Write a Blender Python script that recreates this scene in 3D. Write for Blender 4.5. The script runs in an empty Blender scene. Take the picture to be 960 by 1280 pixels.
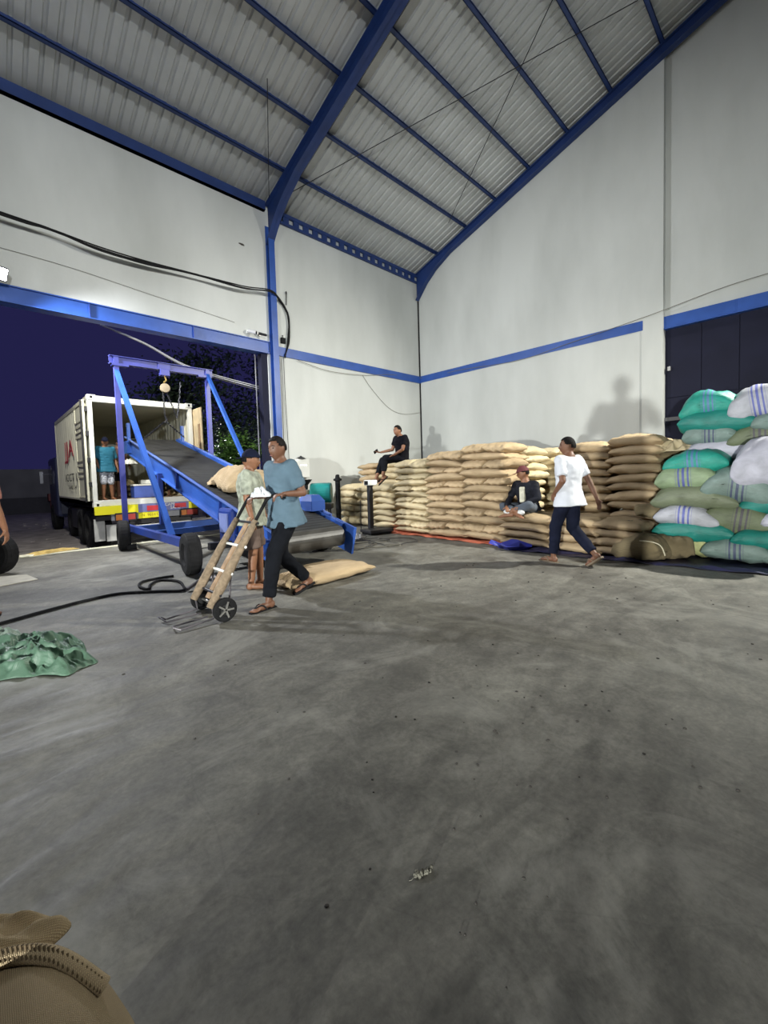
import bpy, bmesh, math, random
from mathutils import Vector, Matrix, noise
import numpy as np
random.seed(7)
SC = bpy.context.scene
COL = SC.collection
R = math.radians
V = Vector

# ---------------------------------------------------------------- camera, world, lights
CAM_H, F_PX, PY = 1.28, 524.5, 620.75
yaw, pitch, roll = R(46.096), R(-2.941), R(-1.731)
fw = V((math.cos(yaw)*math.cos(pitch), math.sin(yaw)*math.cos(pitch), math.sin(pitch)))
rt = fw.cross(V((0, 0, 1))).normalized(); up = rt.cross(fw)
rt, up = rt*math.cos(roll)+up*math.sin(roll), -rt*math.sin(roll)+up*math.cos(roll)
cd = bpy.data.cameras.new('camera'); cam = bpy.data.objects.new('camera', cd); COL.objects.link(cam)
m = Matrix((rt, up, -fw)).transposed().to_4x4(); m.translation = V((0, 0, CAM_H)); cam.matrix_world = m
cd.sensor_fit = 'VERTICAL'; cd.sensor_height = 36; cd.sensor_width = 27
cd.lens = F_PX*36/1280; cd.shift_y = -(640-PY)/1280; cd.clip_start = .05; cd.clip_end = 300
SC.camera = cam

SC.view_settings.view_transform = 'Standard'; SC.view_settings.look = 'None'
SC.view_settings.gamma = 1; SC.view_settings.use_curve_mapping = False
SC.view_settings.exposure = 0.15

w = bpy.data.worlds.new('night'); SC.world = w; w.use_nodes = True
bg = w.node_tree.nodes['Background']; bg.inputs[0].default_value = (.014, .013, .056, 1); bg.inputs[1].default_value = 1.0

def lamp(kind, name, loc, target, power, color, size=.3, spot=None, blend=.6):
    d = bpy.data.lights.new(name, kind); o = bpy.data.objects.new(name, d); COL.objects.link(o)
    o.location = loc; d.energy = power; d.color = color
    if kind == 'AREA': d.shape = 'DISK'; d.size = size
    if kind == 'SPOT': d.spot_size = R(spot or 120); d.spot_blend = blend; d.shadow_soft_size = size
    if kind == 'POINT': d.shadow_soft_size = size
    o.rotation_euler = (V(target)-V(loc)).to_track_quat('-Z', 'Y').to_euler()
    return o
LAMP_L = V((.40, 9.42, 4.80)); LAMP_R = V((10.2, -2.4, 6.3)); LAMP_B = V((-9, -2.65, .55))
lamp('SPOT', 'gate_flood_light', LAMP_L+V((.05, -.14, -.05)), (7.0, 4.8, .2), 1900, (.92, .95, 1), .12, 136, 1.0)
lamp('SPOT', 'right_flood_light', LAMP_R+V((-.16, .02, -.06)), (5.9, 5.6, .5), 5600, (1, .98, .88), .08, 90, 1.0)
lamp('SPOT', 'low_work_light', LAMP_B+V((.16, .04, 0)), (11.3, 6.0, .7), 8800, (.98, 1, .95), .09, 60, 1.0)
FILL_C = V((-3.0, -12.6, 5.6))
lamp('SPOT', 'rear_fill_light', FILL_C+V((.02, .16, .04)), (2.0, 9.75, 9.0), 6600, (.93, .97, 1), .12, 66, 1.0)  # added fill light, out of view, to brighten the roof and upper side wall
lamp('SPOT', 'outer_flood_light', (1.15, 10.35, 4.75), (3.0, 12.6, 1.3), 850, (1, .97, .86), .12, 150, .5)
lamp('POINT', 'yard_light', (8.9, 20.0, 3.0), (0, 0, 0), 600, (1, 1, .95), .12)

# ---------------------------------------------------------------- materials
MATS = {}
def srgb(r, g, b):
    return tuple((c/255/12.92 if c/255 <= .04045 else ((c/255+.055)/1.055)**2.4) for c in (r, g, b))+(1,)
def mat(name, color, rough=.7, metal=0., var=.12, scale=6., bump=0., bscale=60., emit=None, estr=0., coat=0., alpha=1., trans=0., spec=.5):
    if name in MATS: return MATS[name]
    m = bpy.data.materials.new(name); m.use_nodes = True; nt = m.node_tree; b = nt.nodes['Principled BSDF']
    b.inputs['Roughness'].default_value = rough; b.inputs['Metallic'].default_value = metal
    c = color if len(color) == 4 else tuple(color)+(1,)
    tc = nt.nodes.new('ShaderNodeTexCoord')
    nz = nt.nodes.new('ShaderNodeTexNoise'); nz.inputs['Scale'].default_value = scale; nz.inputs['Detail'].default_value = 5
    nt.links.new(tc.outputs['Object'], nz.inputs['Vector'])
    rp = nt.nodes.new('ShaderNodeValToRGB')
    rp.color_ramp.elements[0].position = .3; rp.color_ramp.elements[1].position = .7
    rp.color_ramp.elements[0].color = tuple(x*(1-var) for x in c[:3])+(1,)
    rp.color_ramp.elements[1].color = tuple(min(1, x*(1+var)) for x in c[:3])+(1,)
    nt.links.new(nz.outputs['Fac'], rp.inputs['Fac']); nt.links.new(rp.outputs['Color'], b.inputs['Base Color'])
    if bump > 0:
        n2 = nt.nodes.new('ShaderNodeTexNoise'); n2.inputs['Scale'].default_value = bscale; n2.inputs['Detail'].default_value = 4
        nt.links.new(tc.outputs['Object'], n2.inputs['Vector'])
        bp = nt.nodes.new('ShaderNodeBump'); bp.inputs['Strength'].default_value = bump; bp.inputs['Distance'].default_value = .01
        nt.links.new(n2.outputs['Fac'], bp.inputs['Height']); nt.links.new(bp.outputs['Normal'], b.inputs['Normal'])
    b.inputs['Specular IOR Level'].default_value = spec
    if emit: b.inputs['Emission Color'].default_value = tuple(emit)+(1,); b.inputs['Emission Strength'].default_value = estr
    if coat: b.inputs['Coat Weight'].default_value = coat
    if trans: b.inputs['Transmission Weight'].default_value = trans
    if alpha < 1: b.inputs['Alpha'].default_value = alpha
    MATS[name] = m; return m

def N(nt, t, **k):
    n = nt.nodes.new(t)
    for a, v in k.items():
        if hasattr(n, a): setattr(n, a, v)
        else: n.inputs[a.replace('_', ' ')].default_value = v
    return n

def mat_floor():
    m = bpy.data.materials.new('concrete_floor'); m.use_nodes = True; nt = m.node_tree; b = nt.nodes['Principled BSDF']; L = nt.links.new
    tc = N(nt, 'ShaderNodeTexCoord')
    # large stains
    big = N(nt, 'ShaderNodeTexNoise', Scale=.55, Detail=8, Roughness=.62, Distortion=.6); L(tc.outputs['Object'], big.inputs['Vector'])
    r1 = N(nt, 'ShaderNodeValToRGB'); e = r1.color_ramp.elements; e[0].position = .38; e[0].color = (.105, .100, .088, 1); e[1].position = .62; e[1].color = (.185, .18, .156, 1)
    L(big.outputs['Fac'], r1.inputs['Fac'])
    # trowel swirls: stretched, distorted noise
    mp = N(nt, 'ShaderNodeMapping'); mp.inputs['Rotation'].default_value = (0, 0, R(38)); mp.inputs['Scale'].default_value = (1.0, 5.5, 1)
    wr = N(nt, 'ShaderNodeTexNoise', Scale=.45, Detail=2); L(tc.outputs['Object'], wr.inputs['Vector'])
    va = N(nt, 'ShaderNodeVectorMath', operation='SCALE'); va.inputs['Scale'].default_value = 1.5; L(wr.outputs['Color'], va.inputs[0])
    vb = N(nt, 'ShaderNodeVectorMath', operation='ADD'); L(tc.outputs['Object'], vb.inputs[0]); L(va.outputs[0], vb.inputs[1]); L(vb.outputs[0], mp.inputs['Vector'])
    sw = N(nt, 'ShaderNodeTexNoise', Scale=1.5, Detail=7, Roughness=.66); L(mp.outputs[0], sw.inputs['Vector'])
    r2 = N(nt, 'ShaderNodeValToRGB'); e = r2.color_ramp.elements; e[0].position = .36; e[0].color = (.78, .78, .78, 1); e[1].position = .66; e[1].color = (1.18, 1.18, 1.17, 1)
    L(sw.outputs['Fac'], r2.inputs['Fac'])
    mx = N(nt, 'ShaderNodeMix', data_type='RGBA', blend_type='MULTIPLY'); mx.inputs[0].default_value = 1; L(r1.outputs[0], mx.inputs[6]); L(r2.outputs[0], mx.inputs[7])
    # fine speckle
    fi = N(nt, 'ShaderNodeTexNoise', Scale=38, Detail=5, Roughness=.7); L(tc.outputs['Object'], fi.inputs['Vector'])
    r3 = N(nt, 'ShaderNodeValToRGB'); e = r3.color_ramp.elements; e[0].position = .33; e[0].color = (.80, .80, .80, 1); e[1].position = .66; e[1].color = (1.15, 1.15, 1.15, 1)
    L(fi.outputs['Fac'], r3.inputs['Fac'])
    m2 = N(nt, 'ShaderNodeMix', data_type='RGBA', blend_type='MULTIPLY'); m2.inputs[0].default_value = 1; L(mx.outputs[2], m2.inputs[6]); L(r3.outputs[0], m2.inputs[7])
    md_ = N(nt, 'ShaderNodeTexNoise', Scale=5.5, Detail=9, Roughness=.72, Distortion=.8); L(tc.outputs['Object'], md_.inputs['Vector'])
    rm = N(nt, 'ShaderNodeValToRGB'); e = rm.color_ramp.elements; e[0].position = .36; e[0].color = (.74, .74, .74, 1); e[1].position = .64; e[1].color = (1.22, 1.22, 1.22, 1); L(md_.outputs['Fac'], rm.inputs['Fac'])
    m2b = N(nt, 'ShaderNodeMix', data_type='RGBA', blend_type='MULTIPLY'); m2b.inputs[0].default_value = 1; L(m2.outputs[2], m2b.inputs[6]); L(rm.outputs[0], m2b.inputs[7]); m2 = m2b
    # swept pale patches
    pa = N(nt, 'ShaderNodeTexNoise', Scale=.9, Detail=9, Roughness=.7, Distortion=1.2)
    o2 = N(nt, 'ShaderNodeVectorMath', operation='ADD'); o2.inputs[1].default_value = (13, 4, 0); L(tc.outputs['Object'], o2.inputs[0]); L(o2.outputs[0], pa.inputs['Vector'])
    r4 = N(nt, 'ShaderNodeValToRGB'); e = r4.color_ramp.elements; e[0].position = .52; e[0].color = (0, 0, 0, 1); e[1].position = .64; e[1].color = (.55, .55, .55, 1); L(pa.outputs['Fac'], r4.inputs['Fac'])
    m3 = N(nt, 'ShaderNodeMix', data_type='RGBA', blend_type='MIX'); L(r4.outputs[0], m3.inputs[0]); L(m2.outputs[2], m3.inputs[6]); m3.inputs[7].default_value = (.27, .265, .235, 1)
    # dark scratches
    vo = N(nt, 'ShaderNodeTexVoronoi', feature='DISTANCE_TO_EDGE', Scale=1.3); L(vb.outputs[0], vo.inputs['Vector'])
    r5 = N(nt, 'ShaderNodeValToRGB'); e = r5.color_ramp.elements; e[0].position = .0; e[0].color = (.45, .45, .45, 1); e[1].position = .006; e[1].color = (1, 1, 1, 1); L(vo.outputs['Distance'], r5.inputs['Fac'])
    m4 = N(nt, 'ShaderNodeMix', data_type='RGBA', blend_type='MULTIPLY'); m4.inputs[0].default_value = .22; L(m3.outputs[2], m4.inputs[6]); L(r5.outputs[0], m4.inputs[7])
    L(m4.outputs[2], b.inputs['Base Color'])
    rr = N(nt, 'ShaderNodeMapRange'); rr.inputs['From Min'].default_value = .3; rr.inputs['From Max'].default_value = .7; rr.inputs['To Min'].default_value = .50; rr.inputs['To Max'].default_value = .78
    L(sw.outputs['Fac'], rr.inputs['Value']); L(rr.outputs[0], b.inputs['Roughness'])
    ad = N(nt, 'ShaderNodeMath', operation='MULTIPLY_ADD'); ad.inputs[1].default_value = .35; L(fi.outputs['Fac'], ad.inputs[0]); L(sw.outputs['Fac'], ad.inputs[2])
    bp = N(nt, 'ShaderNodeBump', Strength=.16, Distance=.010); L(ad.outputs[0], bp.inputs['Height']); L(bp.outputs[0], b.inputs['Normal'])
    MATS['floor'] = m; return m

def mat_wall():
    m = bpy.data.materials.new('wall_plaster'); m.use_nodes = True; nt = m.node_tree; b = nt.nodes['Principled BSDF']; L = nt.links.new
    tc = N(nt, 'ShaderNodeTexCoord')
    mp = N(nt, 'ShaderNodeMapping'); mp.inputs['Scale'].default_value = (1, 1, .35); L(tc.outputs['Object'], mp.inputs['Vector'])
    n1 = N(nt, 'ShaderNodeTexNoise', Scale=.6, Detail=6, Roughness=.55); L(mp.outputs[0], n1.inputs['Vector'])
    r = N(nt, 'ShaderNodeValToRGB'); e = r.color_ramp.elements; e[0].position = .3; e[0].color = (.46, .475, .455, 1); e[1].position = .62; e[1].color = (.585, .60, .58, 1)
    L(n1.outputs['Fac'], r.inputs['Fac']); L(r.outputs[0], b.inputs['Base Color'])
    n2 = N(nt, 'ShaderNodeTexNoise', Scale=9, Detail=6); L(tc.outputs['Object'], n2.inputs['Vector'])
    bp = N(nt, 'ShaderNodeBump', Strength=.12, Distance=.02); L(n2.outputs['Fac'], bp.inputs['Height']); L(bp.outputs[0], b.inputs['Normal'])
    b.inputs['Roughness'].default_value = .75
    MATS['wall'] = m; return m

def mat_jute(name, base, dark, ws=60):
    m = bpy.data.materials.new(name); m.use_nodes = True; nt = m.node_tree; b = nt.nodes['Principled BSDF']; L = nt.links.new
    tc = N(nt, 'ShaderNodeTexCoord'); oi = N(nt, 'ShaderNodeObjectInfo')
    n1 = N(nt, 'ShaderNodeTexNoise', Scale=2.2, Detail=5); L(tc.outputs['Object'], n1.inputs['Vector'])
    r = N(nt, 'ShaderNodeValToRGB'); e = r.color_ramp.elements; e[0].position = .3; e[0].color = dark; e[1].position = .68; e[1].color = base
    L(n1.outputs['Fac'], r.inputs['Fac'])
    hs = N(nt, 'ShaderNodeHueSaturation'); mr = N(nt, 'ShaderNodeMapRange'); mr.inputs['To Min'].default_value = .80; mr.inputs['To Max'].default_value = 1.15
    L(oi.outputs['Random'], mr.inputs['Value']); L(mr.outputs[0], hs.inputs['Value']); L(r.outputs[0], hs.inputs['Color'])
    w1 = N(nt, 'ShaderNodeTexWave', wave_type='BANDS', bands_direction='X', Scale=ws, Distortion=1.5); w2 = N(nt, 'ShaderNodeTexWave', wave_type='BANDS', bands_direction='Y', Scale=ws, Distortion=1.5)
    L(tc.outputs['Object'], w1.inputs['Vector']); L(tc.outputs['Object'], w2.inputs['Vector'])
    a = N(nt, 'ShaderNodeMath', operation='MULTIPLY'); L(w1.outputs['Fac'], a.inputs[0]); L(w2.outputs['Fac'], a.inputs[1])
    mm = N(nt, 'ShaderNodeMix', data_type='RGBA', blend_type='MULTIPLY'); mm.inputs[0].default_value = .35; L(hs.outputs[0], mm.inputs[6]); L(a.outputs[0], mm.inputs[7])
    L(mm.outputs[2], b.inputs['Base Color'])
    bp = N(nt, 'ShaderNodeBump', Strength=.5, Distance=.004); L(a.outputs[0], bp.inputs['Height']); L(bp.outputs[0], b.inputs['Normal'])
    b.inputs['Roughness'].default_value = .92
    MATS[name] = m; return m

def mat_weave(name, base, stripe=None, spos=0., rough=.45, edge=None):
    """woven plastic sack: base colour, optional printed stripe bands across object X"""
    m = bpy.data.materials.new(name); m.use_nodes = True; nt = m.node_tree; b = nt.nodes['Principled BSDF']; L = nt.links.new
    tc = N(nt, 'ShaderNodeTexCoord')
    n1 = N(nt, 'ShaderNodeTexNoise', Scale=5, Detail=5, Distortion=.5); L(tc.outputs['Object'], n1.inputs['Vector'])
    r = N(nt, 'ShaderNodeValToRGB'); e = r.color_ramp.elements; e[0].position = .3; e[0].color = tuple(x*.68 for x in base[:3])+(1,); e[1].position = .7; e[1].color = base
    L(n1.outputs['Fac'], r.inputs['Fac']); out = r.outputs[0]
    if stripe:
        sx = N(nt, 'ShaderNodeSeparateXYZ'); L(tc.outputs['Object'], sx.inputs[0])
        s = N(nt, 'ShaderNodeMath', operation='SUBTRACT'); s.inputs[1].default_value = spos; L(sx.outputs[0], s.inputs[0])
        ab = N(nt, 'ShaderNodeMath', operation='ABSOLUTE'); L(s.outputs[0], ab.inputs[0])
        rs = N(nt, 'ShaderNodeValToRGB'); rs.color_ramp.interpolation = 'CONSTANT'; el = rs.color_ramp.elements
        el[0].position = 0; el[0].color = (.9, .9, .9, 1)
        for p_, c_ in ((.018, 0), (.055, .9), (.085, 0), (.11, .5), (.118, 0)):
            q = el.new(p_); q.color = (c_, c_, c_, 1)
        el[len(el)-1].color = (0, 0, 0, 1)
        L(ab.outputs[0], rs.inputs['Fac'])
        mx = N(nt, 'ShaderNodeMix', data_type='RGBA'); L(rs.outputs[0], mx.inputs[0]); L(out, mx.inputs[6]); mx.inputs[7].default_value = stripe; out = mx.outputs[2]
    w1 = N(nt, 'ShaderNodeTexWave', wave_type='BANDS', bands_direction='X', Scale=45); L(tc.outputs['Object'], w1.inputs['Vector'])
    n3 = N(nt, 'ShaderNodeTexNoise', Scale=14, Detail=4, Distortion=1.0); L(tc.outputs['Object'], n3.inputs['Vector'])
    a = N(nt, 'ShaderNodeMath', operation='MULTIPLY_ADD'); a.inputs[1].default_value = .12; L(w1.outputs['Fac'], a.inputs[0]); L(n3.outputs['Fac'], a.inputs[2])
    bp = N(nt, 'ShaderNodeBump', Strength=.5, Distance=.012); L(a.outputs[0], bp.inputs['Height']); L(bp.outputs[0], b.inputs['Normal'])
    L(out, b.inputs['Base Color']); b.inputs['Roughness'].default_value = rough
    MATS[name] = m; return m

mat_floor(); mat_wall()
JUTE = mat_jute('jute', (.72, .54, .33, 1), (.53, .39, .225, 1))
JUTE2 = mat_jute('jute_pale', (.90, .76, .48, 1), (.72, .59, .36, 1))
JUTE3 = mat_jute('jute_old', (.34, .27, .15, 1), (.22, .17, .09, 1))
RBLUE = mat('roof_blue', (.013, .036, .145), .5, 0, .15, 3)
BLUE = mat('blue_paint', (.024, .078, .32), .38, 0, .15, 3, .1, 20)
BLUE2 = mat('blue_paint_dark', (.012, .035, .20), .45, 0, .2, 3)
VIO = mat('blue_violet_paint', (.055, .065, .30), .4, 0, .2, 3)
ZINC = mat('zinc_sheet', (.50, .51, .50), .5, .25, .12, 1.2)
BLACK = mat('black_rubber', (.010, .010, .011), .8, 0, .3, 12, .2, 40, spec=.2)
DARKM = mat('dark_metal', (.03, .03, .035), .5, .4, .2, 8)
STEEL = mat('bare_steel', (.45, .44, .42), .4, .8, .15, 10)
WHITE = mat('white_paint', (.72, .73, .70), .5, 0, .06, 4)
CREAM = mat('container_cream', (.60, .59, .48), .55, 0, .08, 2, .1, 15)
NAVY = mat('navy_sheet', (.009, .010, .026), .75, 0, .2, 1.5, spec=.25)
SKIN = mat('skin', (.23, .105, .055), .55, 0, .1, 9)
SKIN2 = mat('skin_dark', (.15, .068, .038), .55, 0, .1, 9)
HAIR = mat('black_hair', (.006, .005, .005), .75, 0, .3, 30, .4, 80, spec=.15)
EYE = mat('eye', (.01, .008, .006), .2, 0, 0)
LIP = mat('lips', (.17, .05, .04), .5)
WOOD = mat('old_wood', (.30, .20, .12), .8, 0, .3, 14, .3, 30)
YEL = mat('yellow_reflector', (.85, .80, .02), .4, 0, .03, 3)
GLOW = mat('lamp_glow', (1, 1, 1), .5, emit=(.85, .9, 1), estr=60)
GLOW2 = mat('far_lamp_glow', (1, 1, 1), .5, emit=(1, .98, .92), estr=8)

# ---------------------------------------------------------------- mesh helpers
class MB:
    def __init__(s): s.v = []; s.f = []; s.mi = []; s.cur = 0
    def add(s, vs, fs):
        n = len(s.v); s.v += [tuple(p) for p in vs]; s.f += [tuple(i+n for i in q) for q in fs]; s.mi += [s.cur]*len(fs); return s
    def box(s, lo, hi, M=None):
        x0, y0, z0 = lo; x1, y1, z1 = hi
        vs = [V(p) for p in ((x0,y0,z0),(x1,y0,z0),(x1,y1,z0),(x0,y1,z0),(x0,y0,z1),(x1,y0,z1),(x1,y1,z1),(x0,y1,z1))]
        if M: vs = [M@p for p in vs]
        return s.add(vs, [(0,3,2,1),(4,5,6,7),(0,1,5,4),(1,2,6,5),(2,3,7,6),(3,0,4,7)])
    def bar(s, a, b, w_, h_, upv=(0, 0, 1)):
        a = V(a); b = V(b); d = (b-a).normalized(); u = V(upv)
        if abs(d.dot(u)) > .98: u = V((1, 0, 0))
        r_ = d.cross(u).normalized(); u = r_.cross(d)
        vs = []
        for p in (a, b):
            for i, j in ((-1,-1),(1,-1),(1,1),(-1,1)): vs.append(p+r_*i*w_/2+u*j*h_/2)
        return s.add(vs, [(3,2,1,0),(4,5,6,7),(0,1,5,4),(1,2,6,5),(2,3,7,6),(3,0,4,7)])
    def tube(s, pts, rad, n=8, cap=True):
        pts = [V(p) for p in pts]; k = len(pts); rad = rad if isinstance(rad, (list, tuple)) else [rad]*k
        vs = []; prev = None
        for i, p in enumerate(pts):
            d = (pts[min(i+1, k-1)]-pts[max(i-1, 0)])
            d = d.normalized() if d.length > 1e-9 else V((0, 0, 1))
            if prev is None:
                u = V((0, 0, 1)) if abs(d.z) < .9 else V((1, 0, 0))
            else: u = prev
            u = (u-d*u.dot(d)).normalized(); prev = u; r_ = d.cross(u)
            for j in range(n):
                a = 2*math.pi*j/n; vs.append(p+(u*math.cos(a)+r_*math.sin(a))*rad[i])
        fs = [(i*n+j, i*n+(j+1) % n, (i+1)*n+(j+1) % n, (i+1)*n+j) for i in range(k-1) for j in range(n)]
        if cap: fs += [tuple(range(n-1, -1, -1)), tuple((k-1)*n+j for j in range(n))]
        return s.add(vs, fs)
    def lathe(s, prof, M=None, n=24):
        vs = []
        for r_, z in prof:
            for j in range(n):
                a = 2*math.pi*j/n; vs.append(V((r_*math.cos(a), r_*math.sin(a), z)))
        if M: vs = [M@p for p in vs]
        k = len(prof)
        fs = [(i*n+j, i*n+(j+1) % n, (i+1)*n+(j+1) % n, (i+1)*n+j) for i in range(k-1) for j in range(n)]
        fs += [tuple(range(n-1, -1, -1)), tuple((k-1)*n+j for j in range(n))]
        return s.add(vs, fs)
    def ell(s, c, r_, M=None, nu=14, nv=9):
        c = V(c); vs = []
        for i in range(nv+1):
            t = math.pi*i/nv
            for j in range(nu):
                a = 2*math.pi*j/nu
                p = V((r_[0]*math.sin(t)*math.cos(a), r_[1]*math.sin(t)*math.sin(a), r_[2]*math.cos(t)))
                if M: p = M@p
                vs.append(c+p)
        fs = [(i*nu+j, (i+1)*nu+j, (i+1)*nu+(j+1) % nu, i*nu+(j+1) % nu) for i in range(nv) for j in range(nu)]
        return s.add(vs, fs)
    def mesh(s, name):
        me = bpy.data.meshes.new(name); me.from_pydata(s.v, [], s.f); me.validate(); me.update(); return me
    def build(s, name, mt, parent=None, smooth=False, bevel=0., loc=None):
        me = s.mesh(name)
        bm = bmesh.new(); bm.from_mesh(me); bmesh.ops.remove_doubles(bm, verts=bm.verts, dist=1e-5); bmesh.ops.recalc_face_normals(bm, faces=bm.faces); bm.to_mesh(me); bm.free()
        if isinstance(mt, (list, tuple)):
            for q in mt: me.materials.append(q)
            for p, i in zip(me.polygons, s.mi): p.material_index = i
        else: me.materials.append(mt)
        o = bpy.data.objects.new(name, me); COL.objects.link(o)
        if smooth:
            for p in me.polygons: p.use_smooth = True
        if parent: o.parent = parent
        if loc: o.location = loc
        if bevel:
            md = o.modifiers.new('bevel', 'BEVEL'); md.width = bevel; md.segments = 2; md.limit_method = 'ANGLE'; md.angle_limit = R(40)
        return o

def empty(name, loc, rz=0):
    o = bpy.data.objects.new(name, None); COL.objects.link(o); o.location = loc; o.rotation_euler.z = rz; o.empty_display_size = .1; return o
def tag(o, label=None, cat=None, group=None, kind=None):
    if label: o['label'] = label
    if cat: o['category'] = cat
    if group: o['group'] = group
    if kind: o['kind'] = kind
    return o
def thing(name, label, cat, loc=(0, 0, 0), rz=0, group=None):
    return tag(empty(name, loc, rz), label, cat, group)
def struct(o): o['kind'] = 'structure'; return o
def rotto(d):  # matrix turning +Z to d
    return V(d).to_track_quat('Z', 'Y').to_matrix().to_4x4()
def TM(loc, d=None):
    M = Matrix.Translation(V(loc))
    return M@rotto(d) if d is not None else M
def catmull(pts, n=8):
    pts = [V(p) for p in pts]; out = []
    for i in range(len(pts)-1):
        p0 = pts[max(i-1, 0)]; p1 = pts[i]; p2 = pts[i+1]; p3 = pts[min(i+2, len(pts)-1)]
        for k in range(n):
            t = k/n; out.append(.5*((2*p1)+(p2-p0)*t+(2*p0-5*p1+4*p2-p3)*t*t+(3*p1-p0-3*p2+p3)*t**3))
    out.append(pts[-1]); return out
def text_obj(s, size, M, mt, parent, name='lettering', depth=.002):
    c = bpy.data.curves.new(name, 'FONT'); c.body = s; c.size = size; c.extrude = depth; c.align_x = 'CENTER'; c.align_y = 'CENTER'; c.resolution_u = 2
    t = bpy.data.objects.new(name+'_tmp', c); COL.objects.link(t)
    dg = bpy.context.evaluated_depsgraph_get(); me = bpy.data.meshes.new_from_object(t.evaluated_get(dg))
    bpy.data.objects.remove(t); me.name = name; me.materials.clear(); me.materials.append(mt); me.transform(M)
    o = bpy.data.objects.new(name, me); COL.objects.link(o)
    if parent: o.parent = parent
    return o

# ---------------------------------------------------------------- setting
X0, Y0 = 11.3, 9.75           # gable wall plane, side wall plane
RS = .322                     # roof slope
def roofz(y, off=8.2): return off+RS*(9.75-y)
YR = -2.25; XB = -9.0
WALL = MATS['wall']
fl = struct(MB().box((XB, -14.3, -.5), (X0+.3, 9.98, 0)).build('floor', MATS['floor']))

# side wall (with gateway opening to the left of the column)
wl = struct(MB().box((5.45, Y0, 0), (X0, Y0+.2, 8.1)).box((XB, Y0, 4.72), (5.45, Y0+.2, 8.1)).box((XB, Y0, 0), (-4.5, Y0+.2, 4.72)).build('wall_left', WALL))
b = MB().box((5.66, Y0-.05, 4.43), (X0, Y0+.02, 4.66)).build('blue_band', BLUE, wl)
lb = MB().box((XB, Y0-.06, 4.43), (5.5, Y0+.0, 4.45)).box((XB, Y0-.06, 4.71), (5.5, Y0, 4.73)).box((XB, Y0-.02, 4.45), (5.5, Y0+.1, 4.71))
lb.box((XB, Y0-.005, 4.43), (5.5, Y0+.2, 4.44)).build('lintel_beam', BLUE, wl)
for x in (1.7, 3.62): MB().box((x, Y0-.06, 4.45), (x+.012, Y0-.02, 4.71)).build('stiffener', BLUE2, wl)
# gable wall
g = MB()
def gable(mb, x0, x1, ya, yb, z0, offs=8.1):
    vs = [(x0, ya, z0), (x0, yb, z0), (x0, yb, roofz(yb, offs)), (x0, ya, roofz(ya, offs)), (x1, ya, z0), (x1, yb, z0), (x1, yb, roofz(yb, offs)), (x1, ya, roofz(ya, offs))]
    mb.add(vs, [(0,1,2,3),(7,6,5,4),(0,4,5,1),(1,5,6,2),(2,6,7,3),(3,7,4,0)])
gable(g, X0, X0+.25, Y0+.2, 2.92, 0)
wr_ = struct(g.build('wall_right', WALL))
g = MB(); gable(g, X0-.012, X0+.25, 2.92, 2.50, 0); g.build('pier', WALL, wr_)
g = MB(); gable(g, X0+.16, X0+.25, 2.50, YR, 4.66); g.box((X0+.16, -6.5, 4.66), (X0+.25, YR, 12.0)).box((X0+.12, -14.3, 0), (X0+.25, -6.5, 12)); g.build('wall_panel', WALL, wr_)
MB().box((X0-.02, 2.9, 4.45), (X0+.02, Y0, 4.67)).build('blue_band', BLUE, wr_)
MB().box((X0+.06, -6.5, 4.38), (X0+.2, 2.5, 4.66)).box((X0+.04, -6.5, 4.38), (X0+.06, 2.5, 4.40)).box((X0+.05, 1.23, 4.40), (X0+.06, 1.24, 4.66)).build('lintel_beam', BLUE, wr_)
MB().box((X0-.035, Y0-.035, 0), (X0, Y0, 7.5)).build('corner_bead', BLACK, wr_)
# dark sheet gate in the gable
d2 = struct(MB().box((X0+.2, -6.5, 0), (X0+.22, 2.5, 4.5)).build('door_1', NAVY))
y = 2.45
while y > -6.4:
    MB().box((X0+.17, y-.62, 2.85), (X0+.2, y, 4.4)).build('door_panel', NAVY, d2); MB().box((X0+.17, y-.62, .02), (X0+.2, y, 2.83)).build('door_panel', NAVY, d2); y -= .635
MB().box((X0+.13, 1.9, 2.32), (X0+.17, 2.5, 2.40)).build('crossbar', mat('grey_bar', (.10, .10, .11), .5), d2)
MB().box((X0+.10, 2.38, 3.45), (X0+.16, 2.44, 3.54)).build('latch', STEEL, d2)
# dark leaf of the gateway door beside the column, with its conduit
d3 = struct(MB().box((5.42, Y0+.24, 0), (5.75, Y0+.29, 4.5)).build('door_2', NAVY))
MB().box((5.28, Y0+.03, 0), (5.46, Y0+.23, 4.43)).build('door_post', NAVY, d3)
MB().tube([(5.25, 10.04, -.05), (5.25, 10.04, 4.45)], .018).build('guide_pipe', mat('pale_pipe', (.18, .18, .2), .5), d3)
# threshold strip
MB().box((-4.5, 9.80, 0), (5.45, 10.02, .012)).build('trim_1', mat('pale_concrete', (.55, .54, .42), .8, 0, .25, 3)); bpy.data.objects['trim_1']['kind'] = 'structure'
MB().box((5.45, 9.98, -.5), (12, 10.2, 0)).build('trim_2', WALL); bpy.data.objects['trim_2']['kind'] = 'structure'
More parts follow.
